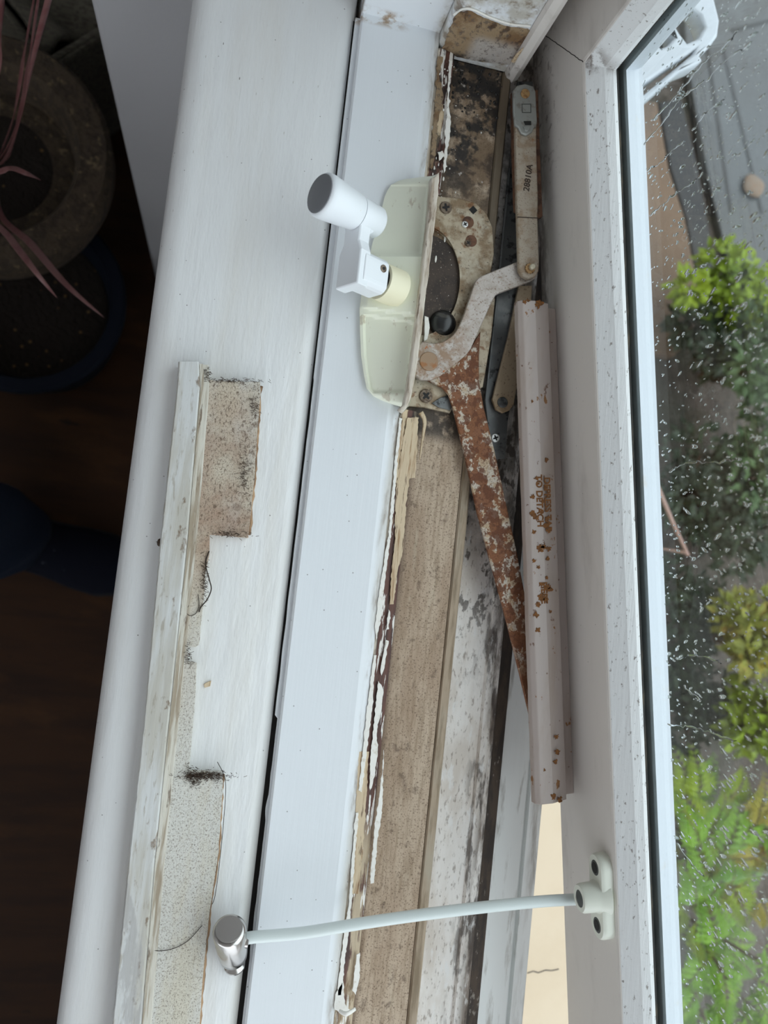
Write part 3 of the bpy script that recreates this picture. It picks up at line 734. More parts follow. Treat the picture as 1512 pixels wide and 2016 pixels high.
disc('gear_housing', 834, 545, -.0030, 92, .0010, housing, opr, label='dark speckled gear housing')
dome = bmesh.new(); add_blob(dome, at(872, 638, -.003), .0098, .0098, .0055, u=24, v=12)
bm_obj('gear_dome', dome, blackdome, opr, smooth=True)
plate('paint_chip', jag(P(.0010, (836, 622), (843, 625), (846, 645), (841, 668), (835, 672)), .0003, .002), flake, opr, z=.0015, thick=.001, bev=.0002)
for x, y, a in ((858, 510, .2), (876, 470, .3)):
    plate('paint_chip', [at(x, y, -.0028)+Vector((math.cos(t)*.0007, math.sin(t)*.0026, 0)) for t in [i*.7 for i in range(9)]], flake, opr, z=-.0026, thick=.0006, bev=.0001)

# arms
armA = P(.008, (812, 690), (833, 672), (855, 676), (872, 673), (889, 662), (898, 652), (906, 637), (914, 617), (935, 556), (940, 549), (948, 543), (1018, 515), (1030, 510), (1045, 510), (1057, 520), (1060, 533), (1056, 546), (1046, 553), (1013, 566), (985, 576), (976, 581), (969, 593), (951, 633), (927, 687), (919, 698), (905, 710), (866, 741), (850, 748), (830, 748), (812, 735))
aa = plate('drive_arm', armA, armm, opr, z=.008, thick=.0035, bev=.0007, seg=3)
rv = disc('pivot_rivet', 845, 711, .0089, 20, .0015, mat('worn_rivet', S(150, 124, 100), [dict(c=S(150, 96, 52), s=160, lo=.5, hi=.65, o=.8)], rough=.5, metal=.2), aa, bev=.0006)
armB = P(.005, (842, 748), (905, 705), (930, 680), (947, 652), (944, 700), (944, 750), (953, 800), (975, 890), (997, 990), (1018, 1085), (1036, 1181), (1043, 1225), (1048, 1355), (1052, 1440), (1049, 1431), (1024, 1325), (997, 1217), (965, 1100), (941, 1010), (915, 890), (892, 800), (884, 776), (872, 762))
plate('long_arm', armB, rusty, opr, z=.0045, thick=.0032, bev=.0006, label='long tapering rusty steel arm')
# slider pin of the long arm riding in the sash track
lathe('slider', at(1050, 1400, .003) + Vector((.004, 0, 0)), Vector((0, 0, 1)), [(0, .003), (.010, .003)], steelscrew, opr)

# cover
rowsL = [(352, 800), (356, 785), (364, 770), (374, 763), (388, 757), (440, 745), (480, 733), (530, 722), (575, 712), (610, 708), (660, 709), (700, 711), (735, 716), (765, 722), (780, 735), (790, 755), (797, 775)]
rowsR = [(346, 852), (350, 851), (358, 850), (366, 849), (380, 848), (440, 844), (480, 840), (530, 836), (575, 831), (610, 827), (660, 822), (700, 816), (735, 811), (765, 806), (780, 803), (795, 800), (803, 797)]
def interp(tab, t):
    f = t*(len(tab)-1); i = min(int(f), len(tab)-2); k = f-i
    return [tab[i][0]*(1-k)+tab[i+1][0]*k, tab[i][1]*(1-k)+tab[i+1][1]*k]
NR, NC = 150, 40
ZB, ZL, ZR = FT, FT+.004, .023
rows = []
for i in range(NR+1):
    t = i/NR; yl, xl = interp(rowsL, t); yr, xr = interp(rowsR, t)
    endf = min(1, t/.10, (1-t)/.07); endf = math.sqrt(max(0, endf))
    r = [at(xl, yl, ZB)]
    for j in range(NC+1):
        s = j/NC
        z = ZL + (ZR-ZL)*s
        y = yl*(1-s)+yr*s; x = xl*(1-s)+xr*s
        zz = ZB + (z-ZB)*(.45+.55*endf) if s < .8 else ZB+(z-ZB)*(.7+.3*endf)
        band = sm(501, 505, y)*sm(613+26*0, 607, y-18*(s-.3))
        zz += band*.0042*sm(0, .12, s)
        low = sm(622, 627, y-18*(s-.3))*sm(776, 768, y)*sm(.05, .09, s)*sm(.93, .89, s)
        upp = sm(362, 368, y)*sm(498, 494, y)*sm(.93, .89, s)
        zz -= low*.0022 + upp*.0012
        r.append(at(x, y, zz))
    yl2 = at(xr+8, yr-3, ZR+.003); r.append(yl2)
    r.append(Vector((yl2.x+.0015, yl2.y, FT)))
    rows.append(r)
cov = grid_obj('cover', rows, coverm, opr, smooth=True)
cov.modifiers.new('s', 'EDGE_SPLIT').split_angle = math.radians(32)
rim_o = [(849, 349), (856, 346), (865, 337), (866, 345), (862, 400), (852, 480), (845, 540), (836, 605), (826, 690), (818, 745), (810, 785), (803, 800), (795, 811), (786, 805), (796, 795), (802, 765), (811, 700), (822, 610), (834, 510), (843, 430)]
plate('cover_rim', jag(P(.032, *rim_o), .0004, .003), coverrim, cov, z=.0315, thick=.007, bev=.0012, seg=3, label='worn dirty rim of the cover')
# spindle collar and folding handle
ax = Vector((-.86, 0, .51)).normalized()
H0 = at(776, 566, .022)
hsg = lathe('spindle_collar', H0, ax, [(-.003, .0122), (.010, .0120), (.0128, .0117), (.0128, .0095), (.012, .0090)], creampl, opr, label='cream plastic collar')
lathe('spindle', H0, ax, [(.010, .0088), (.0165, .0088)], blackish, opr)
handle = empty('crank_handle', H0)
handle.parent = opr; handle.matrix_parent_inverse = Matrix.Translation(-opr.location)
ey = Vector((0, 1, 0)); en = ax.cross(ey).normalized()
if en.z < 0: en = -en
def HP(s, y, n): return H0 + ax*s + ey*y + en*n
# hub: block with a rounded underside
prof = []
for i in range(25):
    a = math.radians(-90-90+360*i/24)
    prof.append((math.cos(a), math.sin(a)))
def hubsec(s, r):
    pts = []
    for i in range(28):
        a = 2*math.pi*i/28; x, y = math.cos(a)*r, math.sin(a)*r
        x = max(-r*.86, min(r, x)); y = max(-r*.92, min(r*.80, y))
        pts.append(HP(s, x, y))
    return pts
grid_obj('hub', [hubsec(s, r) for s, r in ((.0145, .0095), (.0145, .0122), (.0155, .0127), (.034, .0127), (.0345, .012))], powder, handle, closed=True, caps=True, bevel=.0008)
scw = lathe('set_screw', HP(.0195, .0035, .0101), en, [(-.001, .0024), (.0004, .0024), (.0006, .0016)], steelscrew, handle)
lathe('hex_recess', HP(.0195, .0035, .0102), en, [(0, .0011), (.0007, .0011)], blackish, scw, seg=6, smooth=False)
# arm plate between hub and knob (in the plane across the axis)
HY = .0345
armo = [(-.0118, -.0115), (.010, -.0115), (.0165, -.0085), (.026, -.0085), (HY-.006, -.0100), (HY+.006, -.0085), (HY+.0085, 0), (HY+.006, .0075), (HY-.004, .0088), (.026, .0068), (.0165, .0065), (.010, .0095), (-.0118, .0095)]
def armsec(s, f): return [HP(s, y*1.0 + (0 if f == 0 else (f if y < 0 else -f)), nn + (f if nn < 0 else -f)) for y, nn in armo]
grid_obj('handle_arm', [armsec(.0300, .0006), armsec(.0306, 0), armsec(.0378, 0), armsec(.0386, .0008)], powder, handle, closed=True, caps=True, bevel=.0008)
# gusset filling the angle by the knob
gus = [HP(.0305, .022, 0), HP(.0305, HY-.004, 0), HP(.023, HY-.004, 0), HP(.0275, HY-.010, 0)]
bm = bmesh.new(); top = [bm.verts.new(p+en*.0062) for p in gus]; bot = [bm.verts.new(p-en*.0062) for p in gus]
bm.faces.new(top); bm.faces.new(list(reversed(bot)))
for i in range(4): bm.faces.new((top[i], bot[i], bot[(i+1) % 4], top[(i+1) % 4]))
bm_obj('gusset', bm, powder, handle, bevel=.0012, seg=3)
K0 = HP(0, HY, .001)
lathe('knob_socket', K0, ax, [(.0195, 0), (.0195, .0066), (.0202, .0086), (.0220, .0099), (.0385, .0107), (.0385, .0105)], powder, handle)
kn = lathe('knob', K0, ax, [(.0390, .0100), (.0390, .0108), (.0397, .0111), (.062, .0134), (.0655, .0133), (.0670, .0122), (.0672, .0116)], powder, handle)
lathe('knob_end', K0, ax, [(.0670, .0118), (.0676, .0116), (.0679, .0108), (.0680, 0)], capgrey, kn, label='dark grey end of the knob')

# ------------------------------------------------------------------ friction hinge
hin = empty('friction_hinge', at(985, 700, -.010), 'grey steel friction hinge with a tan arm in the dark rebate behind the link bar', 'hinge')
hz = -.0085
ht = plate('hinge_track', P(hz, (1019, 160), (1050, 160), (1040, 400), (1026, 640), (1004, 805), (1000, 830), (995, 902), (975, 904), (962, 850), (955, 790), (960, 740), (978, 600), (1000, 380)), greytrack, hin, z=hz, thick=.003, bev=.0004)
plate('track_lip', P(hz+.002, (1002, 330), (1006, 330), (980, 600), (958, 790), (955, 790), (976, 598)), greytrack, ht, z=hz+.002, thick=.002, bev=.0003)
ha = plate('hinge_arm', P(-.004, (969, 786), (1000, 665), (1021, 562), (1048, 562), (1040, 700), (1020, 748), (1012, 796), (1003, 808), (990, 813), (977, 807)), hingearm, hin, z=-.004, thick=.003, bev=.0006)
disc('rivet', 990, 792, -.0032, 11.5, .0014, greytrack, ha)
phillips(976, 862, -.007, 9.5, brightscrew, blackish, hin, .5)

# ------------------------------------------------------------------ cover strip lying loose on the sill
strip_o = empty('cover_strip', at(360, 1300, 0), 'long loose painted wooden cover strip with notched edge lying on the windowsill', 'wood strip')
TZ = .0055
flat = [(372, 742), (404, 745), (430, 750), (512, 752), (513, 775), (507, 850), (502, 930), (495, 1000), (489, 1059), (450, 1055), (413, 1053), (412, 1090), (404, 1130), (401, 1180), (396, 1230), (392, 1270), (385, 1274), (370, 1273), (368, 1304), (387, 1307), (384, 1380), (378, 1450), (372, 1520), (439, 1522), (438, 1560), (430, 1680), (412, 1800), (400, 1920), (388, 2080), (372, 2330), (205, 2330), (300, 1500)]
plate('soiled_face', jag(P(TZ, *flat), .0003, .0025), trim_flat, strip_o, z=TZ, thick=TZ-.0003, bev=.0003)
LR = [(712, 351, 391), (760, 348, 393), (1063, 315, 368), (1396, 285, 334), (1700, 252, 303), (2080, 214, 272), (2330, 189, 249)]
def lr(y):
    for (y0, a0, b0), (y1, a1, b1) in zip(LR, LR[1:]):
        if y <= y1: k = (y-y0)/(y1-y0); return a0+(a1-a0)*k, b0+(b1-b0)*k
    return LR[-1][1:]
TR = .0145
rows = []; rowsg = []
for i in range(201):
    y = 712 + (2330-712)*i/200; a, b = lr(y)
    w = noise.noise(Vector((y*.05, 0, 2)))*.0003 + noise.noise(Vector((y*.3, 0, 7)))*.0002
    pa = at(a, y, TR); pb = at(b, y, TR)
    e = (pb-pa).normalized()
    rows.append([Vector((pa.x+w-.0002, pa.y, .0004)), Vector((pa.x+w, pa.y, TR-.0012)), pa+e*.0009+Vector((w, 0, 0)), pb-e*.0008, pb+Vector((0, 0, -.001)), pb+Vector((.0004, 0, -.0105)), Vector((pb.x, pb.y, .0004))])
    pc = pb + e*.0004
    rowsg.append([pc+Vector((0, 0, -.0055)), pc+e*.0022+Vector((0, 0, -.0058)), pc+e*.0024+Vector((0, 0, -.0080)), pc+e*.0048+Vector((0, 0, -.0084)), pc+e*.0056+Vector((0, 0, -.0092)), Vector((pc.x+.004, pc.y, .001)), Vector((pc.x, pc.y, .001))])
rd = grid_obj('raised_ridge', rows, trim_top, strip_o, closed=True, caps=True)
grid_obj('stepped_groove', rowsg, trim_groove, strip_o, closed=True, caps=True)
# raw wood edges along the flat face
for seg_ in ([(439, 1524), (436, 1560), (430, 1680), (412, 1800), (400, 1920), (388, 2080), (372, 2330)], [(513, 760), (507, 850), (502, 930), (495, 1000), (490, 1058)]):
    bm = bmesh.new(); pts = []
    for (x0, y0), (x1, y1) in zip(seg_, seg_[1:]):
        for k in range(12):
            p = at(x0+(x1-x0)*k/12, y0+(y1-y0)*k/12, .0042); pts.append(p + Vector((noise.noise(p*260)*.0009, 0, 0)))
    tube_bm(bm, pts, lambda t: .0011, 6); bm_obj('raw_edge', bm, trim_edge, strip_o, smooth=True)
# fluff caught at the notches
bm = bmesh.new(); rnd = random.Random(5)
def tuft(px, py, w, h, n, z=TZ):
    for i in range(n):
        x = px+rnd.gauss(0, w*.33); y = py+rnd.gauss(0, h*.4); p = at(x, y, z+rnd.uniform(0, .0018))
        d = Vector((rnd.uniform(-1, 1), rnd.uniform(-.5, .5), rnd.uniform(-.2, .3)))*.0022
        tube_bm(bm, [p, p+d*.5+Vector((0, 0, .0004)), p+d], .00013, 4)
tuft(403, 1527, 76, 12, 420); tuft(380, 1530, 24, 26, 120); tuft(372, 1290, 8, 30, 60); tuft(460, 750, 90, 6, 100); tuft(455, 1052, 60, 7, 90); tuft(500, 800, 14, 30, 60)
tuft(404, 1140, 8, 60, 120); tuft(480, 930, 20, 70, 100); tuft(405, 735, 20, 16, 60)
tag(bm_obj('fluff', bm, fluff, strip_o), kind='stuff')
for pts in ([(412, 1085), (405, 1110), (412, 1140), (416, 1160), (408, 1180), (396, 1195), (392, 1205)], [(372, 1192), (365, 1203), (374, 1212), (386, 1207), (392, 1192), (390, 1170)],
            [(290, 1866), (310, 1872), (340, 1868), (370, 1852), (398, 1822)], [(428, 1500), (444, 1540), (440, 1620), (432, 1700), (424, 1760), (418, 1780)], [(376, 870), (370, 900), (368, 930), (374, 960)]):
    bm = bmesh.new(); tube_bm(bm, smoothpts([at(x, y, TZ+.0006) for x, y in pts], 8), .00022 if pts[0][0] != 412 else .0004, 5)
    bm_obj('hair', bm, hair, strip_o, smooth=True)
# peg of dark fixing on the ridge's outer edge
bm = bmesh.new(); add_blob(bm, at(314, 1068, .010), .0016, .0026, .002); bm_obj('pin_stub', bm, fluff, strip_o)
# a fleck of old paint on the sill
f1 = plate('paint_chip', jag(P(.001, (401, 1346), (416, 1340), (414, 1351), (403, 1354)), .0004, .002), barewood, None, z=.0012, thick=.001, bev=.0002)
tag(f1, 'tiny curled chip of cream paint on the sill beside the loose strip', 'paint chip')

# ------------------------------------------------------------------ cable restrictor
rest = empty('cable_restrictor', at(462, 1895, 0), 'white cable window restrictor between steel post on the sill and the sash bracket', 'window restrictor')
pb_ = at(462, 1899, .0002); pt_ = at(451, 1829, .028)
axp = (pt_-pb_).normalized(); Lp = (pt_-pb_).length
post = lathe('post', pb_, axp, [(0, .0066), (.0016, .0066), (.0050, .0034), (.0085, .0032), (.0105, .0032), (.0108, .0076), (.0118, .0084), (.018, .0091), (Lp-.0022, .0098), (Lp-.0008, .0092), (Lp, .0080)], stainless, rest, seg=48, label='polished stainless steel post')
lathe('post_top', pb_, axp, [(Lp-.0006, .0080), (Lp+.0002, .0078), (Lp+.0003, 0)], stainless2, post, seg=48)
PR = at(1150, 1768, .036)
ps = pb_+axp*(Lp-.0125)
cs = ps + Vector((.008, .0, 0))
cp = smoothpts([cs, at(500, 1845, .021), at(600, 1836, .022), at(750, 1812, .025), at(900, 1792, .029), at(1050, 1776, .033), at(1142, 1770, .036), at(1158, 1768, .0365)], 8)
bm = bmesh.new(); tube_bm(bm, cp, .0035, 20); bm_obj('cable', bm, cablem, rest, smooth=True)
lathe('cable_socket', ps+Vector((.0045, 0, 0)), Vector((1, -.06, .02)), [(0, .0044), (.0058, .0044), (.006, .0034)], stainless, rest)
# bracket on the sash face
def sashpt(px, py, v):
    d = ray(px, py); o = SP(0, v, 0); t = (o-CAM).dot(dv)/d.dot(dv); return CAM + d*t
bc = sashpt(1178, 1764, -.006)
bu, bz = (bc-SP(0, 0, 0)).dot(du), bc.z
def slot_outline(hl, r, n=14):
    o_ = []
    for i in range(n+1): a = -math.pi/2 + math.pi*i/n; o_.append((hl-r+math.cos(a)*r, math.sin(a)*r))
    for i in range(n+1): a = math.pi/2 + math.pi*i/n; o_.append((-hl+r+math.cos(a)*r, math.sin(a)*r))
    return o_
HLb = .0262; RBk = .0088
sl = slot_outline(HLb, RBk)
rows = []
for v, f in ((0, 1), (-.0050, 1), (-.0066, .97), (-.0076, .90)):
    rows.append([SP(bu+a*f if False else bu+(a*(1-(1-f)*.35)), v, bz+b*f) for a, b in sl])
br = grid_obj('bracket', rows, bracketm, rest, closed=True, caps=True, smooth=True)
br.modifiers.new('s', 'EDGE_SPLIT').split_angle = math.radians(50)
for sgn in (-1, 1):
    q = SP(bu+sgn*.0176, -.0074, bz)
    w = lathe('screw_recess', q, -dv, [(-.002, .0046), (.0003, .0046), (.0005, .0043)], recess, br, seg=24)
    lathe('screw_head', q, -dv, [(.0003, .0036), (.0008, .0030)], blackish, w, seg=20)
lathe('boss', SP(bu, 0, bz), -dv, [(.002, .0120), (.0075, .0100), (.0095, .0090), (.0175, .0086), (.0190, .0078), (.0190, .0052), (.0178, .0048)], bracketm, br, seg=36)
lathe('cable_mouth', SP(bu, 0, bz), -dv, [(.0150, .0052), (.0186, .0052)], recess, br, seg=24)

# ------------------------------------------------------------------ floor level: person, pots, basket
per = empty('person', at(20, 1070, FL), 'person standing on the floor, only a blue denim leg and navy shoe in view', 'person')
kn0 = at(-6, 1045, -.74)
# one trouser leg from below the knee to the hem
ank = Vector((kn0.x, kn0.y, FL+.09))
rows = []
for i in range(16):
    t = i/15; z = FL+.075+t*.62
    cx = ank.x - .02*t - .03*t*t; cy = ank.y - .01*t
    r = .066+.012*math.sin(t*3.1)+.012*t
    row = []
    for j in range(32):
        a = 2*math.pi*j/32; q = 1 + .05*math.sin(a*5+i*.9)*(1-t*.4)
        row.append(Vector((cx+math.cos(a)*r*1.05*q, cy+math.sin(a)*r*.95*q, z + (.01*math.sin(a*2) if i == 0 else 0))))
    rows.append(row)
grid_obj('trouser_leg', rows, denim, per, closed=True, caps=True, smooth=True)
# shoe, toe pointing under the window
toe = at(262, 1130, FL+.03); heel = Vector((kn0.x-.05, kn0.y+.0, 0)); fd = Vector((toe.x-heel.x, toe.y-heel.y, 0)); FLn = fd.length; fd.normalize(); fn = Vector((-fd.y, fd.x, 0))
heel.z = FL
sec = [(0, .020, .05), (.03, .036, .085), (.14, .040, .10), (.30, .041, .105), (.48, .043, .08), (.65, .049, .062), (.80, .050, .052), (.92, .040, .045), (.985, .022, .036), (1, .006, .02)]
rows = []
for s, w, h in sec:
    row = []
    for j in range(24):
        a = 2*math.pi*j/24; c, s2 = math.cos(a), math.sin(a)
        row.append(heel + fd*FLn*s + fn*w*c*(1 if s2 < 0 else 1) + Vector((0, 0, max(.002, h*.5+h*.5*s2*(1 if s2 > 0 else .98)))))
    rows.append(row)
sh = grid_obj('shoe', rows, shoem, per, closed=True, caps=True, smooth=True)
rows = []
for s, w, h in sec:
    rows.append([heel + fd*(FLn*s + (.004 if s > .5 else -.004)) + fn*(w+.003)*c + Vector((0, 0, z)) for c, z in ((-1, 0), (1, 0), (1, .014), (-1, .014))])
grid_obj('sole', rows, mat('dark_rubber', S(20, 20, 24), rough=.8), sh, closed=True, caps=True)
# patches on the shoe
for px, py, r in ((128, 1085, 9), (102, 1135, 10)):
    pass

plant = empty('potted_plant', at(-30, 305, FL), 'rough brown pot of narrow dusky red leaves in front of a grey basket', 'potted plant')
pc = at(-28, 300, -.52); pc.z = FL
R0 = .142
prof = [(.0, R0*.34), (.02, R0*.36), (.17, R0*.42), (.20, R0*.80), (.27, R0*.99), (.30, R0*1.06), (.335, R0*1.07), (.345, R0*1.02), (.345, R0*.80), (.33, R0*.74), (.29, R0*.70)]
lathe('pot', pc, Vector((0, 0, 1)), prof, wicker, plant, seg=64)
lathe('soil', pc, Vector((0, 0, 1)), [(.27, R0*.72), (.288, R0*.70), (.292, R0*.3), (.294, 0)], soil, plant, seg=48)
def leaf(pts, w, parent=plant, m=redleaf, name='leaf'):
    P_ = smoothpts(pts, 10); rows = []
    for i, p in enumerate(P_):
        t = i/(len(P_)-1); d = (P_[min(i+1, len(P_)-1)]-P_[max(i-1, 0)]).normalized()
        view = (CAM-p).normalized(); side = Vector((0, 0, 1)).cross(d)
        if side.length < .1: side = Vector((1, 0, 0))
        side.normalize(); side = (side + Vector((.25, -.2, 0))).normalized()
        ww = w*math.sin(math.pi*min(1, .12+t*.88))**.7 if t > .5 else w*(.6+.8*t)
        if t > .5: ww = w*(1-((t-.5)/.5)**2)
        nrm = d.cross(side).normalized()
        rows.append([p-side*ww+nrm*ww*.25, p-nrm*ww*.15, p+side*ww+nrm*ww*.25, p+side*ww*.9+nrm*(ww*.25+.0004), p-nrm*(ww*.15-.0004), p-side*ww*.9+nrm*(ww*.25+.0004)])
    return grid_obj(name, rows, m, parent, closed=True, caps=True, smooth=True)
b0 = pc + Vector((0, 0, .29))
leaf([b0, at(20, 300, -.36), at(62, 140, -.22), at(98, 0, -.10), at(120, -90, -.02)], .0052)
leaf([b0, at(30, 260, -.34), at(60, 110, -.22), at(77, 0, -.14), at(84, -60, -.1)], .0030)
leaf([b0, at(25, 240, -.38), at(50, 100, -.28), at(68, 0, -.2), at(75, -60, -.16)], .0026)
leaf([b0, at(-6, 200, -.3), at(2, 60, -.2), at(6, -40, -.12)], .0055)
leaf([b0, at(-20, 345, -.30), at(20, 333, -.26), at(50, 341, -.25), at(80, 355, -.27)], .0030)
leaf([b0, at(-25, 410, -.34), at(20, 470, -.28), at(70, 535, -.26), at(113, 587, -.28)], .0034)
leaf([b0, at(0, 420, -.40), at(60, 480, -.33), at(130, 560, -.30), at(206, 626, -.31)], .0038)
leaf([b0, at(-60, 360, -.3), at(-120, 420, -.2), at(-180, 500, -.25)], .0055)
leaf([b0, at(-70, 250, -.3), at(-160, 160, -.15), at(-260, 120, -.2)], .0055)

bpot = empty('flower_pot', at(50, 575, FL), 'round dark blue pot on the floor, partly under the brown pot', 'flower pot')
pc2 = at(52, 590, -.70); pc2.z = FL
R1 = .138
lathe('pot', pc2, Vector((0, 0, 1)), [(0, R1*.75), (.01, R1*.8), (.13, R1*.96), (.15, R1*1.02), (.165, R1*1.03), (.17, R1*1.0), (.17, R1*.88), (.15, R1*.84), (.12, R1*.80)], bluepot, bpot, seg=64)
lathe('soil', pc2, Vector((0, 0, 1)), [(.10, R1*.82), (.125, R1*.80), (.13, 0)], soil, bpot, seg=40)

bk = empty('storage_basket', at(60, -60, FL), 'grey woven fabric basket behind the brown pot', 'basket')
q0 = at(95, 128, -.60); q1 = at(195, 66, -.60)
e1 = (q1-q0); e1.z = 0; e1 = e1.normalized(); e2 = Vector((-e1.y, e1.x, 0))
if e2.y < 0: e2 = -e2
base = [q0, q0+e1*.26, q0+e1*.26+e2*.3, q0+e2*.3]
rows = []
for z, f in ((FL, .0), (FL+.02, .004), (-.60, .012), (-.595, .010), (-.595, -.006), (-.62, -.008), (FL+.03, -.010)):
    cen = sum(base, Vector())/4
    rows.append([Vector((p.x+(p-cen).normalized().x*f, p.y+(p-cen).normalized().y*f, z)) for p in base])
grid_obj('basket_body', rows, fabric, bk, closed=True, caps=True)
bm = bmesh.new()
rim = [Vector((p.x, p.y, -.597)) for p in base]
tube_bm(bm, rim+[rim[0]], .006, 8); bm_obj('rim', bm, fabric, bk, smooth=True)
# folded cloth filling the basket
rows = []
for i in range(25):
    r = []
    for j in range(25):
        p = base[0].lerp(base[1], .04+.92*i/24) + (base[3]-base[0])*(.04+.92*j/24)
        r.append(Vector((p.x, p.y, -.615+.02*math.sin(i*.7+j*.3)+.012*noise.noise(Vector((i*.3, j*.5, 0))))))
    rows.append(r)
cl_ = grid_obj('folded_cloth', rows, fabric, None, smooth=True)
cl_.modifiers.new('t', 'SOLIDIFY').thickness = .01
tag(cl_, 'grey ribbed cloth folded inside the woven basket', 'cloth')

# ------------------------------------------------------------------ outside
GZ = -1.6
patio = mat('grey_wet_paving', S(70, 71, 72), [
    dict(c=S(74, 77, 80), s=1.8, lo=.4, hi=.62, o=.7), dict(c=S(104, 108, 110), s=6, lo=.55, hi=.7, o=.4)], rough=.45, bump=[(20, .3, .01)])
earth = mat('brown_gravel_bed', S(86, 78, 72), [
    dict(c=S(60, 52, 47), s=9, lo=.42, hi=.6, o=.7), dict(c=S(104, 94, 86), s=30, lo=.5, hi=.66, o=.6), dict(c=S(46, 50, 36), s=4, lo=.5, hi=.62, o=.6)], rough=.9, bump=[(40, .8, .02)])
brown = mat('brown_board', S(110, 88, 70), [dict(c=S(84, 68, 56), s=(6, 3, 6), lo=.45, hi=.6, o=.7)], rough=.7)
darkm = mat('dark_slate_strip', S(46, 45, 46), [dict(c=S(36, 36, 38), s=8, lo=.45, hi=.6, o=.7)], rough=.6)
cream_r = mat('cream_render', S(196, 184, 160), [dict(c=S(188, 174, 148), s=8, lo=.45, hi=.62, o=.5)], rough=.8, bump=[(60, .15, .002)])
houseb = box('wall_outside', (.16, -1.7, GZ), (.20, 3, -.06), cream_r); tag(houseb, kind='structure')
tag(box('ground', (.2, -8, GZ-.1), (14, 9, GZ), earth), kind='structure')
pv = plate('terrace', P(GZ+.02, (1330, -200), (1348, 120), (1385, 330), (1420, 480), (1490, 640), (2100, 760), (2600, -300), (1500, -700)), patio, None, z=GZ+.03, thick=.05, bev=.006)
tag(pv, kind='structure')
for a, b in (((1425, 100), (1500, 420)), ((1388, 60), (1440, 420)), ((1440, 60), (1600, 20))):
    pa, pb2 = at(*a, GZ+.031), at(*b, GZ+.031); d = (pb2-pa).normalized(); nn = Vector((-d.y, d.x, 0))*.006
    plate('paving_joint', [pa-nn, pb2-nn, pb2+nn, pa+nn], darkm, pv, z=GZ+.0315, thick=.001, bev=.0001)
bs_ = plate('garden_board', P(GZ+.06, (1240, 190), (1296, 200), (1318, 330), (1350, 430), (1375, 560), (1392, 640), (1330, 700), (1270, 690), (1240, 400)), brown, None, z=GZ+.06, thick=.06, bev=.01)
tag(bs_, 'long brown timber board lying along the house wall below the window', 'board')
ds = plate('slate_strip', P(GZ+.05, (1298, 198), (1345, 190), (1378, 330), (1405, 480), (1408, 560), (1392, 640), (1376, 560), (1351, 430), (1320, 330)), darkm, None, z=GZ+.045, thick=.05, bev=.01)
tag(ds, 'dark slate kerb between the brown board and the grey terrace', 'kerb')
stone = bmesh.new(); add_blob(stone, at(1483, 367, GZ+.04), .038, .036, .012, u=20, v=10)
for v in stone.verts: v.co += Vector((noise.noise(v.co*30), noise.noise(v.co*30+Vector((9, 0, 0))), 0))*.007
so = bm_obj('stone', stone, mat('pale_brown_stone', S(118, 102, 88), [dict(c=S(120, 96, 76), s=60, lo=.45, hi=.6, o=.8)], rough=.8), None, smooth=True)
tag(so, 'round pale brown stone on the grey terrace outside', 'stone')
# cream ledge seen through the open gap
ledge = plate('ledge', P(-.30, (1030, 1500), (1150, 1500), (1220, 2200), (900, 2200)), cream_r, None, z=-.30, thick=.06, bev=.004)
lx = [v.co.x for v in ledge.data.vertices]
tag(ledge, 'cream rendered ledge below the gap of the open sash', 'ledge')
bm = bmesh.new(); tube_bm(bm, [at(x, y, -.2999) for x, y in ((1038, 1916), (1050, 1912), (1060, 1915), (1074, 1910), (1086, 1911), (1100, 1908))], .0006, 4)
bm_obj('crack', bm, darkm, ledge)
# white exterior bracket seen through the corner of the pane
zo = -.12
oute = P(zo, (1230, 110), (1300, 30), (1345, -40), (1400, -60), (1408, 0), (1418, 40), (1414, 70), (1398, 92), (1378, 108), (1384, 118), (1370, 128), (1340, 140), (1262, 208), (1250, 200))
hls = [P(zo, (1266, 166), (1330, 122), (1372, 94), (1366, 104), (1330, 134), (1268, 186)), P(zo, (1297, 86), (1312, 66), (1324, 62), (1328, 74), (1316, 88), (1302, 94)), P(zo, (1328, 46), (1362, 8), (1380, 30), (1388, 52), (1376, 74), (1354, 84), (1340, 66))]
ob = plate('gutter_bracket', oute, putty, None, z=zo, thick=.02, bev=.003, holes=[list(reversed(h)) for h in hls])
tag(ob, 'white rounded exterior bracket with dark openings seen through the top corner of the pane', 'bracket')

# ---------------------------------------------------------------- plants outside
def leafmat(name, c1, c2, c3):
    m = mat(name, c1, [dict(c=c2, s=7, lo=.4, hi=.6, o=.8), dict(c=c3, s=16, lo=.55, hi=.68, o=.7, seed=4)], rough=.5)
    return m
g_bright = leafmat('bright_green_leaf', S(116, 138, 20), S(134, 152, 26), S(70, 96, 20))
g_dark = leafmat('dark_green_leaf', S(44, 58, 36), S(34, 46, 30), S(58, 72, 42))
g_mid = leafmat('mid_green_leaf', S(62, 84, 48), S(76, 98, 54), S(48, 68, 40))
g_yel = leafmat('yellow_green_leaf', S(142, 132, 44), S(110, 122, 42), S(156, 118, 44))
g_fr = leafmat('frond_green', S(112, 150, 34), S(88, 126, 30), S(136, 164, 44))
bark = mat('brown_stem', S(86, 70, 58), rough=.8)
def leafquad(bm, p, d, up, L, w):
    s = d.cross(up)
    if s.length < .01: s = Vector((1, 0, 0))
    s.normalize(); m = p + d*L*.5 + up*L*.06; e = p+d*L - up*L*.12
    v = [bm.verts.new(q) for q in (p, m-s*w, e, m+s*w)]
    bm.faces.new((v[0], v[1], v[2])); bm.faces.new((v[0], v[2], v[3]))
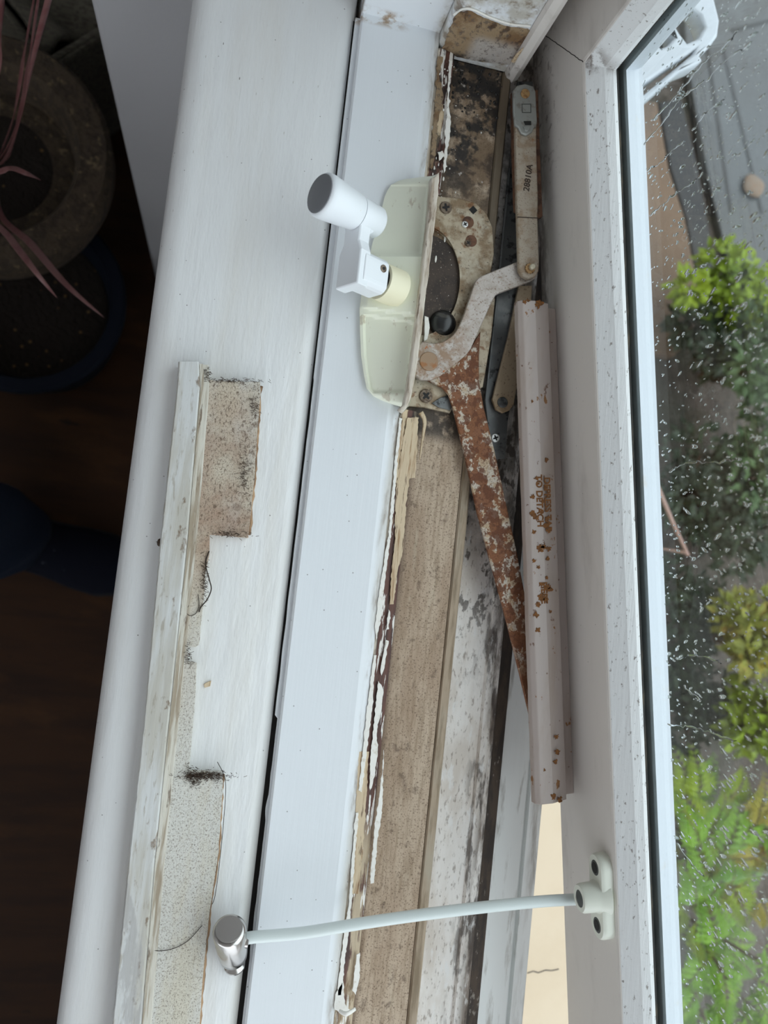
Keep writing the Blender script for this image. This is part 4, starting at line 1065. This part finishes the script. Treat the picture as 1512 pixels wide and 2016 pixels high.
def bush(name, px, py, z, rx, ry, rz, n, L, m, label, seed, group=None):
    c = at(px, py, z); rn = random.Random(seed)
    root = empty(name, Vector((c.x, c.y, GZ)), label, 'bush', group)
    bm = bmesh.new()
    cl = [(Vector((rn.gauss(0, .45), rn.gauss(0, .45), rn.uniform(-.5, .7))), rn.uniform(.25, .5)) for _ in range(14)]
    for i in range(n):
        cc, cr = rn.choice(cl)
        d = Vector((rn.gauss(0, 1), rn.gauss(0, 1), rn.gauss(.3, 1))).normalized()
        q = cc + d*cr*rn.uniform(.6, 1.1)
        p = Vector((c.x+q.x*rx, c.y+q.y*ry, c.z+q.z*rz))
        dd = (d+Vector((rn.gauss(0, .5), rn.gauss(0, .5), rn.gauss(.1, .4)))).normalized()
        leafquad(bm, p, dd, Vector((0, 0, 1)), L*rn.uniform(.7, 1.3), L*.28)
    bm_obj('foliage', bm, m, root)
    bm = bmesh.new()
    for cc, cr in cl[:8]:
        q = Vector((c.x+cc.x*rx, c.y+cc.y*ry, c.z+cc.z*rz)); g = Vector((c.x, c.y, GZ))
        tube_bm(bm, smoothpts([g, g.lerp(q, .5)+Vector((rn.gauss(0, .02), rn.gauss(0, .02), .03)), q], 4), lambda t: .012*(1-.7*t), 6)
    bm_obj('stems', bm, bark, root)
    return root
G = 'bushes in the garden below the window'
bush('garden_bush', 1392, 655, -1.40, .13, .12, .12, 1300, .032, g_dark, 'dark green leafy bush just beyond the brown board', 1, G)
bush('garden_bush', 1452, 590, -1.35, .11, .13, .14, 1200, .035, g_bright, 'lime green bush at the edge of the grey terrace', 2, G)
bush('garden_bush', 1516, 690, -1.30, .10, .12, .14, 900, .035, g_mid, 'mid green bush behind the lime green one', 3, G)
bush('garden_bush', 1385, 985, -1.42, .20, .20, .10, 2000, .032, g_dark, 'sprawling dark green bush at mid height in the pane', 4, G)
bush('garden_bush', 1500, 900, -1.35, .12, .14, .12, 1200, .036, g_mid, 'loose green bush beside the terrace edge', 5, G)
bush('garden_bush', 1345, 1230, -1.48, .10, .16, .06, 900, .03, g_dark, 'low dark shrub along the foot of the house wall', 6, G)
bush('garden_bush', 1410, 1400, -1.46, .14, .10, .08, 1000, .03, g_dark, 'dark shrub between the yellow and the feathery bushes', 7, G)
bush('garden_bush', 1490, 1265, -1.30, .09, .09, .10, 700, .04, g_yel, 'yellow-tinged bush at the right edge of the pane', 8, G)
bush('garden_bush', 1515, 1420, -1.30, .09, .10, .12, 800, .04, g_bright, 'green and yellow bush below the yellow-tinged one', 9, G)
# feathery conifer-like fronds
def feathery(px, py, z, n, L, m, label, seed, spread=1.0):
    c = at(px, py, z); rn = random.Random(seed)
    root = empty('feathery_shrub', Vector((c.x, c.y, GZ)), label, 'shrub', 'feathery shrubs below the window')
    bm = bmesh.new(); stems = bmesh.new()
    g = Vector((c.x, c.y, GZ))
    for i in range(n):
        a = rn.uniform(0, 2*math.pi); r = math.sqrt(rn.random())*spread
        b = c + Vector((math.cos(a)*r*.22, math.sin(a)*r*.30, rn.uniform(-.22, .06)-.12*r))
        dirh = Vector((math.cos(a+rn.gauss(0, .5)), math.sin(a+rn.gauss(0, .5)), 0))
        ll = L*rn.uniform(.7, 1.2)
        pts = [b + dirh*ll*t + Vector((0, 0, ll*(.55*t-.65*t*t))) for t in [k/9 for k in range(10)]]
        tube_bm(stems, pts[::3], lambda t: .002*(1-.6*t), 4)
        if i % 6 == 0: tube_bm(stems, [g, g.lerp(b, .5)+Vector((rn.gauss(0, .02), 0, .02)), b], .005, 5)
        for k in range(1, 10):
            d = (pts[k]-pts[k-1]).normalized(); s = d.cross(Vector((0, 0, 1))).normalized()
            w = ll*.42*(1-k/11)
            for sg in (-1, 1):
                dd = (s*sg + d*.75 - Vector((0, 0, .2))).normalized()
                leafquad(bm, pts[k], dd, Vector((0, 0, 1)), w, w*.17)
                for q in (.35, .6, .85):
                    for s3 in (-1, 1):
                        d3 = (dd*.7 + s3*d*.8).normalized(); leafquad(bm, pts[k]+dd*w*q, d3, Vector((0, 0, 1)), w*.36, w*.07)
    bm_obj('fronds', bm, m, root); bm_obj('stems', stems, bark, root)
    return root
feathery(1440, 1890, -1.10, 80, .13, g_fr, 'large bright green feathery shrub at the bottom of the pane', 21, 1.0)
feathery(1400, 1690, -1.25, 36, .12, g_bright, 'lighter feathery shrub just above the large green one', 22, .55)
feathery(1505, 1690, -1.2, 20, .11, g_yel, 'yellowish feathery tuft at the right edge of the pane', 23, .4)
# pinkish forked rods added to stand for a red leaf's reflection in the pane
tw = empty('leaf_reflection', at(1355, 1095, -.5), 'pinkish forked rods standing for the reflection of a red leaf in the pane', 'reflection_rod')
bm = bmesh.new()
p0, p1, p2, p3 = at(1285, 935, -.75), at(1325, 1030, -.72), at(1355, 1094, -.7), at(1302, 1080, -.74)
tube_bm(bm, [p0, p1, p2], lambda t: .004*(1-.3*t), 8)
tube_bm(bm, [at(1352, 1088, -.7), p3], lambda t: .003*(1-.5*t), 8)
tube_bm(bm, [p2, p2.lerp(Vector((p2.x+.1, p2.y-.05, GZ)), .5), Vector((p2.x+.1, p2.y-.05, GZ))], .004, 6) if False else None
tube_bm(bm, [p0, Vector((p0.x-.03, p0.y+.1, (p0.z+GZ)/2)), Vector((p0.x-.02, p0.y+.15, GZ))], .005, 6)
bm_obj('reflection_rod', bm, mat('reflected_leaf_pink', S(170, 140, 130), rough=.7), tw)
